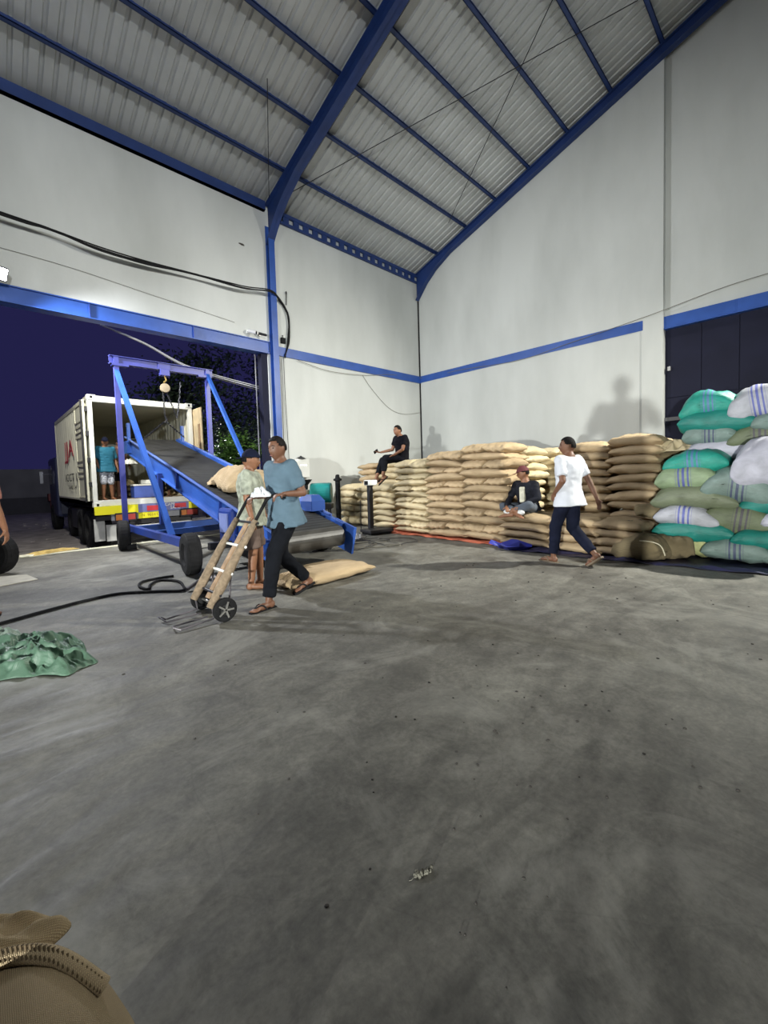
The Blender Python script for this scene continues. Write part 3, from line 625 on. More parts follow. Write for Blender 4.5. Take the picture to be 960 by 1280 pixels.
# ---------------------------------------------------------------- sacks
def sack_mesh(name, seed, nu=22, nv=16, bulge=.30, ears=.05, wr=.02, fill=1.0):
    rr = random.Random(seed); off = V((rr.uniform(0, 50), rr.uniform(0, 50), rr.uniform(0, 50)))
    vs = []; fs = []
    def P(u, v, s):
        # plan outline pinched at the middles of the short ends, corners pointed
        au, av = abs(u), abs(v)
        x = .5*u*(1-.05*(1-av**2)*au**3); y = .5*v*(1-.07*(au**6)-.05*(1-au**2)*.3)
        hz = max(0, 1-au**2.5)**(bulge+.14)*max(0, 1-av**3.0)**(bulge+.04)
        q = V((x*3, y*2.4, s*.4))+off
        z = s*.5*hz*(1+.16*noise.noise(q*1.4))
        wv = noise.noise(V((x*9, y*9, s*2))+off)*wr
        # radiating creases near the ends
        wv += wr*1.3*math.sin(v*11+off.x)*max(0, au-.5)/.5
        z += wv*(.4+hz)
        z += .14*noise.noise(V((x*2.2, y*2.2, 7))+off)-.16*au**3   # overall sag, drooping ends
        return (x, y, z)
    for s in (1, -1):
        for i in range(nu+1):
            for j in range(nv+1):
                u = math.sin((i/nu*2-1)*math.pi/2*.92)/math.sin(math.pi/2*.92); v = math.sin((j/nv*2-1)*math.pi/2*.92)/math.sin(math.pi/2*.92)
                vs.append(P(u, v, s))
    k = (nu+1)*(nv+1)
    for b_ in (0, k):
        for i in range(nu):
            for j in range(nv):
                q = (b_+i*(nv+1)+j, b_+(i+1)*(nv+1)+j, b_+(i+1)*(nv+1)+j+1, b_+i*(nv+1)+j+1)
                fs.append(q if b_ == 0 else q[::-1])
    mb = MB(); mb.add(vs, fs); me = mb.mesh(name)
    bm = bmesh.new(); bm.from_mesh(me); bmesh.ops.remove_doubles(bm, verts=bm.verts, dist=.012); bmesh.ops.recalc_face_normals(bm, faces=bm.faces); bm.to_mesh(me); bm.free()
    for p in me.polygons: p.use_smooth = True
    return me
SM = {}
def sack_data(kind, k):
    key = (kind, k)
    if key not in SM:
        wov = kind not in (JUTE, JUTE2, JUTE3)
        me = sack_mesh('sack', k*12+3, wr=.045 if wov else .075); me.materials.append(kind); SM[key] = me
    return SM[key]
ORD = ['bottom', 'second', 'third', 'fourth', 'fifth', 'sixth', 'seventh', 'eighth', 'ninth', 'tenth', 'eleventh', 'twelfth', 'thirteenth']
def ordn(i, n):
    if i == 0: return 'bottom one'
    if i == n-1: return 'topmost'
    return ORD[i]+' up'
def sack(loc, dims, rz, kind, var, label, cat='sack', group=None, tilt=(0, 0)):
    """loc is the centre of the sack's underside"""
    o = bpy.data.objects.new('jute_sack' if kind in (JUTE, JUTE2, JUTE3) else 'woven_sack', sack_data(kind, var % 6)); COL.objects.link(o)
    o.scale = (dims[0], dims[1], dims[2]*.98); o.rotation_euler = (tilt[0], tilt[1], rz); o.location = (loc[0], loc[1], loc[2]+dims[2]/2)
    return tag(o, label, cat, group)
RD = random.Random(5)
def column(cx, cy, fx, fy, W, D, layers, ztop, where, group, kind=JUTE, pair=None, z0=0., lean=0.):
    """stack whose front-face centre is (cx,cy); (fx,fy) points out of the face; W along the face, D deep"""
    f = V((fx, fy, 0)); t = V((-fy, fx, 0)); h = (ztop-z0)/layers; a = math.atan2(t.y, t.x); z = z0; dx = 0
    for i in range(layers):
        hh = h*RD.uniform(.92, 1.08) if i < layers-1 else max(.08, ztop-z)
        lab = 'jute sack, '+ordn(i, layers)+' '+where
        if pair and (i % 2 == pair-1):
            for s, nm in ((1, 'right'), (-1, 'left')):
                # seen from the front face, +t lies to the viewer's left or right; resolve by screen right
                scr = 'right' if (t*s).dot(rt) > 0 else 'left'
                wj = RD.uniform(-.02, .02); c = V((cx, cy, 0))-f*(D/2+RD.uniform(-.03, .05))+t*s*(W/4+wj)+V((0, 0, 0))
                sack((c.x, c.y, z), (D, W/2*1.03, hh*1.32), a+math.pi/2+RD.uniform(-.05, .05), kind, RD.randrange(6), lab+', '+scr+' of pair', group=group, tilt=(RD.uniform(-.07, .07), 0))
        else:
            c = V((cx, cy, 0))-f*(D*.5+RD.uniform(-.03, .05))+t*RD.uniform(-.03, .03)
            sack((c.x, c.y, z), (W*1.05, D, hh*1.32), a+(math.pi if RD.random() < .5 else 0)+RD.uniform(-.04, .04), kind, RD.randrange(6), lab, group=group, tilt=(0, RD.uniform(-.07, .07)))
        z += hh
GRP = 'jute sacks stacked along the gable wall'
column(6.95, 8.70, -1, 0, .66, .80, 6, 1.02, "in low front stack nearest the teal machine", GRP, JUTE2)
column(6.95, 8.02, -1, 0, .66, .80, 6, 1.00, "in second low front stack from teal machine", GRP, JUTE2)
column(6.92, 7.28, -1, 0, .74, .80, 7, 1.02, "in low stack behind the platform scale", GRP, JUTE2)
column(7.78, 8.75, -1, 0, .80, .75, 10, 1.58, "in raised rear stack nearest the side wall", GRP, JUTE)
column(7.78, 7.93, -1, 0, .80, .75, 10, 1.60, "in middle one of the raised rear stacks", GRP, JUTE2)
column(7.78, 7.10, -1, 0, .80, .75, 10, 1.60, "in raised rear stack beside the phone user", GRP, JUTE2)
column(6.62, 6.10, -1, 0, .96, .92, 12, 1.56, "in tall stack under the phone user", GRP, JUTE2, pair=2)
column(6.58, 5.16, -1, 0, .93, .92, 12, 1.68, "in tall stack next right of the phone user", GRP, JUTE, pair=2)
column(6.56, 4.25, -1, 0, .93, .92, 12, 1.77, "in tall stack left of cross-legged man", GRP, JUTE, pair=2)
column(8.02, 3.86, 0, -1, .92, .80, 11, 1.72, "in pale stack behind the cross-legged man", GRP, JUTE2)
column(8.90, 3.74, 0, -1, .80, .80, 11, 1.70, "in pale stack deeper in the recess", GRP, JUTE2)
column(8.55, 3.20, -1, 0, .85, .70, 11, 1.62, "in shaded stack at the recess back", GRP, JUTE)
column(7.42, 2.78, -1, 0, .76, .90, 12, 1.70, "in stack behind the man in white shirt", GRP, JUTE, pair=None)
column(7.40, 2.05, -1, 0, .74, .90, 12, 1.77, "in tall stack right of man in white", GRP, JUTE)
column(7.66, 1.50, -1, 0, .50, .70, 11, 1.50, "in dark stack beside the coloured pile", GRP, JUTE3)
# low platform of sacks
LG = 'jute sacks in the low platform pile'
for (cy, W_, wh) in ((3.42, .86, "in low pile under the cross-legged man"), (2.62, .78, "in low pile behind white-shirted man's legs"), (1.98+.02, .62, "in low pile with printed top sack")):
    column(6.42, cy, -1, 0, W_, .86, 4, .52 if cy > 2.3 else .50, wh, LG, JUTE, None)
# printed letters on the top sack of the low pile
ps = [o for o in COL.objects if o.get('label', '').startswith('jute sack, topmost in low pile with printed')][0]
ps['label'] = 'flat jute sack with black printed lettering on top of the low pile'
pm = mat('sack_print', (.05, .045, .04), .8)
for i, (s, x, y, sz) in enumerate((('KOPI', 6.72, 2.02, .15), ('INDONESIA', 6.93, 2.02, .09))):
    M = Matrix.Translation((x, y, .512))@Matrix.Rotation(R(-90), 4, 'Z')
    t = text_obj(s, sz, M, pm, None, 'print', .004); t.parent = ps; t.matrix_parent_inverse = (Matrix.Translation(ps.location)@ps.rotation_euler.to_matrix().to_4x4()@Matrix.Diagonal((*ps.scale, 1))).inverted()
# loose flat sack on the dark stack and empties
sack((7.35, 1.72, .52), (.70, .55, .20), .3, JUTE3, 2, 'dull brown sack sagging at the foot of the tall dark stack', tilt=(.05, 0))
# crumpled empties
def crumple(name, loc, dims, kind, seed, label, cat, n=34, amp=1., rz=0, fold=2.6, taper=None, edge=.25):
    rr = random.Random(seed); off = V((rr.uniform(0, 90), rr.uniform(0, 90), 0)); vs = []; fs = []
    for i in range(n+1):
        for j in range(n+1):
            u = i/n*2-1; v = j/n*2-1; d = max(abs(u), abs(v))
            rad = math.hypot(u, v); k_ = (d/rad) if rad > 1e-6 else 1
            a = math.atan2(v, u); ro = 1+edge*noise.noise(V((math.cos(a)*1.6, math.sin(a)*1.6, seed)))*2
            x = u*k_*ro*.5; y = v*k_*ro*.5
            if taper: y *= 1-taper*max(0, u)
            q = V((x*fold, y*fold, 0))+off
            ridg = 1-abs(noise.noise(q*1.5))*2.4; r2 = 1-abs(noise.noise(q*3.2+V((9, 9, 9))+V((1, 1, 0))*noise.noise(q*2)))*3.0
            h = max(0, (1-d**2.5))*.45*(.4+.6*max(0, ridg))+.26*max(0, r2)*(1-d**6)+.02
            vs.append((x*dims[0], y*dims[1], h*dims[2]*amp))
    vs = [V(p)+V((noise.noise(V(p)*9+off), noise.noise(V(p)*9+off+V((5, 5, 5))), 0))*.03*min(1, dims[0]) for p in vs]
    for i in range(n):
        for j in range(n): fs.append((i*(n+1)+j, (i+1)*(n+1)+j, (i+1)*(n+1)+j+1, i*(n+1)+j+1))
    o = MB().add(vs, fs).build(name, kind, smooth=True); md = o.modifiers.new('thickness', 'SOLIDIFY'); md.thickness = .006; md.offset = -1
    md = o.modifiers.new('smooth', 'SUBSURF'); md.levels = 1; md.render_levels = 1
    o.location = loc; o.rotation_euler.z = rz
    return tag(o, label, cat)
crumple('empty_sack', (7.66, 1.58, 1.50), (.55, .85, .30), JUTE2, 5, 'bundle of folded empty jute sacks on the end of the dark stack', 'sack')
TEAL = mat_weave('weave_teal', (.02, .34, .26, 1), (.10, .18, .38, 1), 0.02)
TEALP = mat_weave('weave_teal_plain', (.012, .22, .18, 1))
GGRN = mat_weave('weave_grey_green', (.20, .28, .25, 1), (.06, .07, .14, 1), 0.0)
LGRN = mat_weave('weave_light_green', (.27, .36, .21, 1), (.07, .08, .32, 1), -.03)
OLIV = mat_weave('weave_olive', (.15, .18, .10, 1), (.07, .06, .08, 1), 0.05)
OLIP = mat_weave('weave_olive_plain', (.18, .21, .13, 1))
WHT = mat_weave('weave_white', (.50, .51, .56, 1), (.10, .12, .42, 1), .02)
WHP = mat_weave('weave_white_plain', (.52, .52, .60, 1))
YGR = mat_weave('weave_yellow_green', (.46, .48, .22, 1))
def at_x(px, py, x):
    d = fw+rt*((px-480)/F_PX)-up*((py-PY)/F_PX); t = x/d.x; return V((0, 0, CAM_H))+d*t
CG = 'green and white woven sacks in the right hand pile'
WS = [ # pixel box used only to derive each sack's world y, z, width and height at its own depth x
 (840, 880, 672, 701, 6.95, YGR, 'small dull yellow-green sack at floor level left end of the coloured pile', 0),
 (877, 955, 680, 705, 6.85, GGRN, 'grey-green striped sack at floor level under the dark teal sacks', 0),
 (953, 1030, 688, 712, 6.85, GGRN, 'grey-green sack at floor level cut off by the right edge', 0),
 (817, 908, 655, 682, 6.90, TEALP, 'plain teal sack lying just above the small yellow-green floor sack', .04),
 (914, 1000, 668, 692, 6.85, TEALP, 'plain dark teal sack resting on the grey-green floor sacks', 0),
 (818, 890, 637, 661, 6.88, WHT, 'white sack with blue stripes low in the coloured pile', .06),
 (878, 960, 638, 674, 6.92, OLIV, 'dark olive sack slumped beside the white blue-striped sack', .12),
 (950, 1010, 644, 668, 6.9, WHP, 'small white sack peeping out at the right edge below a teal one', 0),
 (816, 912, 613, 641, 6.92, OLIP, 'long olive sack with brown seam lying over the white blue-striped sack', .02),
 (922, 1010, 618, 647, 6.95, TEALP, 'plain teal sack at the right edge, level with the long olive sack', -.12),
 (819, 890, 588, 617, 6.95, LGRN, 'light green sack with blue band lying under the bright teal sack', -.06),
 (878, 962, 594, 632, 6.90, GGRN, 'grey-green striped sack drooping under the big white sack', .10),
 (912, 1015, 560, 612, 6.85, WHP, 'big plump white sack in front, tilted at the right edge', -.30),
 (829, 901, 569, 594, 7.00, TEAL, 'bright teal sack on the lower step of the coloured pile', -.08),
 (853, 945, 555, 578, 7.40, WHP, 'lilac-white sack, lowest of the upper rear tier', .04),
 (942, 1020, 555, 575, 7.35, TEALP, 'teal sack in the rear tier behind the big white sack', 0),
 (853, 915, 534, 560, 7.40, GGRN, 'grey-green striped sack below the plain teal one, upper tier', 0),
 (910, 995, 533, 563, 7.38, OLIV, 'olive sack with dark band at the right of the upper tier', -.04),
 (849, 937, 516, 544, 7.38, TEALP, 'plain teal sack second from the top of the coloured pile', .05),
 (939, 1010, 516, 542, 7.35, GGRN, 'grey-green sack at the right edge below the top white sack', 0),
 (849, 914, 496, 526, 7.40, TEAL, 'bright teal sack on the very top, nearest the pier', -.05),
 (909, 985, 488, 525, 7.35, WHT, 'white grey-striped sack on the very top at the right', -.14)]
for i, (xa, xb, ya, yb, X_, mt_, lab, tl) in enumerate(WS):
    a = at_x(xa, (ya+yb)/2, X_); b_ = at_x(xb, (ya+yb)/2, X_); tp = at_x((xa+xb)/2, ya, X_); bt = at_x((xa+xb)/2, yb, X_)
    Wd = abs(a.y-b_.y); Hh = tp.z-bt.z; zb = max(0.0, bt.z)
    sack((X_+.36, (a.y+b_.y)/2-.03, zb), (Wd*1.16, .76, Hh*1.30), math.pi/2 if i % 2 else -math.pi/2, mt_, i, lab, group=CG, tilt=(0, -tl if i % 2 else tl))
# hidden support core behind the coloured pile: more sacks
for k in range(8):
    sack((8.05, 1.02, k*.235), (.8, .8, .27), (k % 2)*1.57, (GGRN, OLIP, TEALP)[k % 3], k, 'woven sack, '+ordn(k, 9)+' in the column behind the coloured pile', group=CG)
    sack((8.05, .22, k*.235), (.8, .8, .27), (k % 2)*1.57, (OLIP, TEALP, GGRN)[k % 3], k+2, 'woven sack, '+ordn(k, 9)+' behind the coloured pile, cut by the right edge', group=CG)
crumple('empty_sack', (7.25, .93, 1.10), (.5, .42, .26), YGR, 8, 'crumpled yellow-green empty sacks tucked behind the light green sack', 'sack', rz=1.2)
# big slumped sack at the front corner
so = sack((6.62, 1.70, 0), (.62, .58, .36), 1.4, JUTE3, 3, 'bulging brown sack slumped on the floor between both piles', tilt=(0, .1))
sack((6.95, 1.42, 0), (.5, .45, .34), .4, JUTE3, 1, 'dark sack wedged behind the slumped brown sack')
MB().tube(catmull([(6.32, 1.66, .30), (6.33, 1.5, .29), (6.36, 1.42, .24), (6.38, 1.38, .12)], 6), .008, 6).build('seam', mat('pale_thread', (.6, .55, .4), .8)).parent = so
bpy.data.objects['seam'].matrix_parent_inverse = (Matrix.Translation(so.location)@so.rotation_euler.to_matrix().to_4x4()@Matrix.Diagonal((*so.scale, 1))).inverted()
# tarpaulins under the stacks
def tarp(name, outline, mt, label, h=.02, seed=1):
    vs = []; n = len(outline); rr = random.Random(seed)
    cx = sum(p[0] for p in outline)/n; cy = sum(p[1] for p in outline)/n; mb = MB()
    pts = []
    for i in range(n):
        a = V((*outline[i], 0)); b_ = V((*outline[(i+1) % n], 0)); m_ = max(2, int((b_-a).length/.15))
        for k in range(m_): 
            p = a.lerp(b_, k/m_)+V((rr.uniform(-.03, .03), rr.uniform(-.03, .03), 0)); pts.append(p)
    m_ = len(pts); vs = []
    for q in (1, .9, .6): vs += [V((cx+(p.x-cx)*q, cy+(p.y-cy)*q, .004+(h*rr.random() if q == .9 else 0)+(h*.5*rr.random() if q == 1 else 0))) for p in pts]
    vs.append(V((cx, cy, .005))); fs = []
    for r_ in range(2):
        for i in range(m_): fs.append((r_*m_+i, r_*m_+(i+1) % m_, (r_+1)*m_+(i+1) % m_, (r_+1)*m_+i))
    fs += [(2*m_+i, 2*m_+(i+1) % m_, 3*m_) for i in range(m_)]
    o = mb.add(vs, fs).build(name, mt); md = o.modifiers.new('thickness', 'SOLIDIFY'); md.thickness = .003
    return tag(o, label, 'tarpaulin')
tarp('tarpaulin', [(6.42, 7.0), (7.5, 7.0), (7.5, 3.8), (6.38, 3.78)], mat('orange_tarp', (.50, .13, .07), .6, 0, .3, 3), 'orange tarpaulin edge showing under the tall jute stacks', .04)
tarp('tarpaulin', [(6.22, 3.9), (6.45, 3.25), (6.26, 3.2), (6.02, 3.45)], mat('blue_tarp', (.04, .05, .34), .45, 0, .3, 3), 'bright blue tarpaulin corner folded out before the low pile', .16, 3)
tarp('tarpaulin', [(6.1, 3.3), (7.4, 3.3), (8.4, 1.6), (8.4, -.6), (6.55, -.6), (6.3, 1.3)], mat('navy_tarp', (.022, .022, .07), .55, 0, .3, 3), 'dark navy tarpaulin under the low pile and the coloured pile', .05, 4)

# ---------------------------------------------------------------- people
def remesh_obj(mb, name, mt, parent, voxel, smooth=4, wr=0., wf=7., seed=0):
    me = mb.mesh(name+'_src'); o = bpy.data.objects.new(name+'_src', me); COL.objects.link(o)
    md = o.modifiers.new('r', 'REMESH'); md.mode = 'VOXEL'; md.voxel_size = voxel; md.use_smooth_shade = True
    if smooth: sm = o.modifiers.new('s', 'SMOOTH'); sm.iterations = smooth; sm.factor = .5
    dg = bpy.context.evaluated_depsgraph_get(); dg.update()
    me2 = bpy.data.meshes.new_from_object(o.evaluated_get(dg)); bpy.data.objects.remove(o); me2.name = name
    if wr:
        for v in me2.vertices:
            q = v.co*wf+V((seed*3.1, 0, 0)); q2 = V((q.x, q.y, q.z*1.8))
            v.co += v.normal*wr*(1-2*abs(noise.noise(q2)))
    me2.materials.clear(); me2.materials.append(mt)
    for p in me2.polygons: p.use_smooth = True
    ob = bpy.data.objects.new(name, me2); COL.objects.link(ob); ob.parent = parent; return ob
def limb(mb, pts, rads, n=12):
    """capsule chain through joints"""
    pts = [V(p) for p in pts]
    for i in range(len(pts)-1):
        mb.tube([pts[i], pts[i].lerp(pts[i+1], .35), pts[i+1]], [rads[i], rads[i]*.62+rads[i+1]*.38+.004*(rads[i] > .03), rads[i+1]], n)
    for p, r_ in zip(pts, rads): mb.ell(p, (r_, r_, r_), None, 12, 8)
def torso(mb, J, grow=0., lo=0, hi=99, hem=None):
    pel, wst, chs, nek = V(J['pelvis']), V(J['waist']), V(J['chest']), V(J['neck'])
    hip = (V(J['hip_l'])-V(J['hip_r'])).normalized(); shd = (V(J['sh_l'])-V(J['sh_r'])).normalized()
    rows = [(pel+(pel-wst).normalized()*.10, 0, .135, .10), (pel, 0, .160, .118), (pel.lerp(wst, .5), .2, .150, .112), (wst, .4, .138, .103), (wst.lerp(chs, .5), .7, .152, .110), (chs, 1, .168, .118),
            (chs.lerp(nek, .45), 1, .175, .108), (chs.lerp(nek, .72), 1, .150, .088), (chs.lerp(nek, .92), 1, .085, .066), (nek+(nek-chs).normalized()*.03, 1, .056, .056)]
    rows = rows[lo:hi]
    if hem: rows = [(pel+V(hem[0]), 0, hem[1], hem[2])]+rows
    n = 22; vs = []
    for k, (c, t, a, b_) in enumerate(rows):
        c = V(c); lat = hip.lerp(shd, t).normalized(); nx = rows[min(k+1, len(rows)-1)][0]; pv = rows[max(k-1, 0)][0]
        upv = (V(nx)-V(pv)).normalized(); fr = lat.cross(upv).normalized(); lat = upv.cross(fr)
        for j in range(n):
            an = 2*math.pi*j/n; cs, sn = math.cos(an), math.sin(an)
            e = .82; cx = math.copysign(abs(cs)**e, cs); sy = math.copysign(abs(sn)**e, sn)
            vs.append(c+lat*cx*(a+grow)*J.get('w', 1)+fr*sy*(b_+grow)*J.get('w', 1))
    k = len(rows)
    mb.add(vs, [(i*n+j, i*n+(j+1) % n, (i+1)*n+(j+1) % n, (i+1)*n+j) for i in range(k-1) for j in range(n)]+[tuple(range(n-1, -1, -1)), tuple((k-1)*n+j for j in range(n))])
def headframe(J):
    f_ = V(J['face']).normalized(); u_ = V(J.get('head_up', (0, 0, 1))); s_ = u_.cross(f_).normalized(); u_ = f_.cross(s_)
    M = Matrix((f_, s_, u_)).transposed().to_4x4(); M.translation = V(J['head']); return M   # x fwd, y left, z up
def headpt(u, v, grow=0.):
    """u polar 0..pi from crown, v azimuth 0=front"""
    x, y, z = math.sin(u)*math.cos(v), math.sin(u)*math.sin(v), math.cos(u)
    X = x*.098; Y = y*.076; Z = z*.118
    if z < 0:   # jaw narrows, chin comes forward
        k = -z; Y *= 1-.32*k*k; X = X*(1-.30*k*k)+.030*k*k*(1 if x > -.5 else .3)
    if x > 0:
        nose = math.exp(-((y/.17)**2))*math.exp(-(((z+.22)/.22)**2))*.021*(1.2 if z < -.1 else .8)
        sock = -.009*math.exp(-(((abs(y)-.40)/.17)**2))*math.exp(-(((z-.06)/.12)**2))
        brow = .005*math.exp(-(((z-.24)/.09)**2)); mouth = .005*math.exp(-((y/.28)**2))*math.exp(-(((z+.58)/.07)**2)); chin = .007*math.exp(-((y/.3)**2))*math.exp(-(((z+.88)/.12)**2))
        X += (nose+sock+brow+mouth+chin)*(x**.3)
    g_ = 1+grow
    return V((X*g_, Y*g_, Z*g_))
def surf(mb, M, u0, u1, grow, nu=26, nv=32, cond=None):
    idx = {}; vs = []
    for i in range(nu+1):
        for j in range(nv):
            idx[i, j] = len(vs); vs.append(M@headpt(u0+(u1-u0)*i/nu, 2*math.pi*j/nv, grow))
    fs = []
    for i in range(nu):
        for j in range(nv):
            u = u0+(u1-u0)*(i+.5)/nu; v = 2*math.pi*(j+.5)/nv; v = v if v < math.pi else v-2*math.pi
            if cond is None or cond(u, v): fs.append((idx[i, j], idx[i+1, j], idx[i+1, (j+1) % nv], idx[i, (j+1) % nv]))
    mb.add(vs, fs)
def hand(mb, wr, d, palm_n, curl=.5, side=1, s=1.0, grip=None):
    """wr wrist, d direction of the hand, palm_n palm normal, side=+1 left"""
    d = V(d).normalized(); pn = V(palm_n); pn = (pn-d*pn.dot(d)).normalized(); lat = d.cross(pn)*side  # toward the thumb
    wr = V(wr); M = Matrix((d, lat, pn)).transposed()
    mb.ell(wr+d*.045*s, (.052*s, .038*s, .016*s), M.to_4x4().to_3x3(), 14, 9)
    for k, (o_, L0) in enumerate(((.028, .072), (.010, .080), (-.009, .074), (-.027, .058))):
        p = wr+d*.078*s+lat*o_*s; dd = d.copy(); pts = [p]; c_ = curl*(1+.12*k)
        for q, fr in enumerate((.45, .32, .25)):
            ang = c_*(.5 if q == 0 else .9); dd = (dd*math.cos(ang)+pn*math.sin(ang)).normalized(); pts.append(pts[-1]+dd*L0*fr*s)
        mb.tube(pts, [.0095*s, .009*s, .0085*s, .007*s], 8); mb.ell(pts[-1], (.0075*s,)*3, None, 8, 5); mb.ell(pts[1], (.0095*s,)*3, None, 8, 5)
    t0 = wr+d*.022*s+lat*.026*s; dd = (d*.65+lat*.75+pn*.2).normalized(); t1 = t0+dd*.036*s; dd = (dd*.8+d*.3+pn*curl*.9).normalized(); t2 = t1+dd*.03*s
    mb.tube([t0, t1, t2], [.013*s, .011*s, .008*s], 8); mb.ell(t2, (.0085*s,)*3, None, 8, 5); mb.ell(t1, (.0112*s,)*3, None, 8, 5)
def person(label, J, top, pants, hair='short', skin=SKIN, shoe=None, sleeve=.5, pant_to=1., origin=None, vox=.0095, shirt_hem=.10, cap=None, feet=True, sleeve_m=None, loose=1.0, sole=None):
    base = V(origin if origin else (J['pelvis'][0], J['pelvis'][1], 0))
    J = dict(J)
    for k, v in list(J.items()):
        if k not in ('face', 'w', 'hd_l', 'hd_r', 'pn_l', 'pn_r', 'curl_l', 'curl_r', 'toe_l', 'toe_r', 'head_up'): J[k] = V(v)-base
    root = thing('person', label, 'person', base)
    mb = MB(); torso(mb, J)
    HM = headframe(J); nk = J['neck']; hd = J['head']
    limb(mb, [nk-(hd-nk)*.2, HM@V((-.015, 0, -.07))], [.058, .050])
    surf(mb, HM, .001, math.pi-.001, 0)
    for s in (1, -1): mb.ell(HM@V((-.005, s*.076, -.005)), (.018, .008, .03), HM.to_3x3())
    for s, q in ((1, 'l'), (-1, 'r')):
        sh, el, wr, hp, kn, an = J['sh_'+q], J['el_'+q], J['wr_'+q], J['hip_'+q], J['kn_'+q], J['an_'+q]
        limb(mb, [V(J['chest']).lerp(J['neck'], .5), sh, el, wr], [.06, .052, .038, .025])
        hand(mb, wr, J['hd_'+q], J['pn_'+q], J.get('curl_'+q, .45), s)
        limb(mb, [V(J['pelvis']).lerp(hp, .7), hp, kn, an], [.09, .085, .054, .036])
        calf = kn.lerp(an, .3); mb.ell(calf, (.05, .05, .08), rotto(an-kn).to_3x3())
        td = V(J['toe_'+q]).normalized(); upf = V((0, 0, 1)); upf = (upf-td*upf.dot(td)).normalized(); sd = upf.cross(td)
        FM = Matrix((td, sd, upf)).transposed()
        heel = an-upf*.045
        mb.ell(heel-td*.02-upf*.0, (.045, .034, .042), FM); mb.ell(heel+td*.07-upf*.004, (.085, .036, .034), FM); mb.ell(heel+td*.15-upf*.016, (.055, .044, .02), FM)
        for k in range(5): mb.ell(heel+td*(.195-.009*k)+sd*(.026-.014*k)*(-s)-upf*.022, (.018, .009, .010), FM, 8, 6)
        if shoe:
            sm = MB()
            if shoe == 'sandal' or shoe is True:
                out = [(-.07, -.03), (-.075, 0), (-.07, .03), (0, .036), (.08, .038), (.17, .046), (.22, .03), (.225, 0), (.215, -.03), (.17, -.046), (.08, -.038), (0, -.036)]
                n = len(out); a = [heel+td*x+sd*y-upf*.030 for x, y in out]; b_ = [p-upf*.022 for p in a]
                sm.add(a+b_, [tuple(range(n)), tuple(range(2*n-1, n-1, -1))]+[(i, (i+1) % n, n+(i+1) % n, n+i) for i in range(n)])
                so_ = sm.build('sandal', sole or BLACK, root)
                st_ = MB(); 
                for yy in (-1, 1): st_.tube(catmull([heel+td*.05+sd*yy*.038-upf*.028, heel+td*.10+sd*yy*.026+upf*.022, heel+td*.17-upf*.006], 5), .008, 6)
                st_.build('strap', sole or BLACK, so_)
    remesh_obj(mb, 'body', skin, root, vox, 3)
    # eyes, brows, mouth
    for s in (1, -1):
        MB().ell(HM@V((.083, s*.030, .008)), (.008, .012, .006), HM.to_3x3(), 10, 6).build('eye', EYE, root, True)
        MB().tube([HM@V((.092, s*.014, .027)), HM@V((.092, s*.032, .032)), HM@V((.080, s*.050, .026))], .0035, 5).build('eyebrow', HAIR, root)
    MB().tube([HM@V((.089, .022, -.066)), HM@V((.099, 0, -.064)), HM@V((.089, -.022, -.066))], [.003, .006, .003], 6).build('lips', LIP, root)
    if hair:
        mbh = MB(); lim = .95 if hair == 'short' else 1.1
        surf(mbh, HM, .001, 1.95, .035, cond=lambda u, v: u < (.88 if abs(v) < .9 else (1.0+.45*min(1, (abs(v)-.9)/.5) if abs(v) < 1.9 else 1.82)))
        o = mbh.build('hair', HAIR, root, True); md = o.modifiers.new('t', 'SOLIDIFY'); md.thickness = .006; md.offset = 1
    if cap:
        cm, back = cap; mbc = MB(); surf(mbc, HM, .001, 1.32, .13, 16, 28)
        o = mbc.build('cap', cm, root, True); md = o.modifiers.new('t', 'SOLIDIFY'); md.thickness = .004
        sg = -1 if back else 1; vs = []; nn = 12
        for i in range(nn+1):
            a = (i/nn-.5)*2.0
            vs.append(HM@V((sg*.098*math.cos(a*.9), .084*math.sin(a*.9), .030))); vs.append(HM@V((sg*(.10+.07*math.cos(a)), .082*math.sin(a), .012)))
        ob = MB().add(vs, [(2*i, 2*i+1, 2*i+3, 2*i+2) for i in range(nn)]).build('visor', cm, o); md = ob.modifiers.new('t', 'SOLIDIFY'); md.thickness = .005
    # clothes
    if top:
        ms = MB(); pel = V(J['pelvis']); wv = (V(J['waist'])-pel).normalized()
        torso(ms, J, .026*loose, 1 if shirt_hem > 0 else 2, 9, hem=(-wv*shirt_hem, .186*loose, .150*loose) if shirt_hem > 0 else None)
        for q in 'lr':
            sh, el, wr = J['sh_'+q], J['el_'+q], J['wr_'+q]
            pts = [V(J['chest']).lerp(J['neck'], .5), sh]; rd = [.075, .070]
            if sleeve <= 1: pts.append(sh.lerp(el, sleeve)); rd.append(.062*loose)
            else: pts += [el, el.lerp(wr, sleeve-1)]; rd += [.054, .042]
            limb(ms, pts[:-1], rd[:-1]); ms.tube([pts[-2], pts[-1]], [rd[-2], rd[-1]], 14)
        remesh_obj(ms, 'shirt', top, root, .012, 3, .008, 8, len(label))
    if pants:
        mp_ = MB(); torso(mp_, J, .012, 0, 3)
        for q in 'lr':
            hp, kn, an = J['hip_'+q], J['kn_'+q], J['an_'+q]
            pts = [V(J['pelvis']).lerp(hp, .7), hp]; rd = [.09, .094]
            if pant_to <= 1: pts.append(hp.lerp(kn, pant_to)); rd.append(.088)
            else: pts += [kn, kn.lerp(an, pant_to-1)]; rd += [.078, .062]
            limb(mp_, pts[:-1], rd[:-1]); mp_.tube([pts[-2], pts[-1]], [rd[-2], rd[-1]], 14)
        remesh_obj(mp_, 'trousers', pants, root, .012, 3, .007, 7, len(label)+5)
    return root
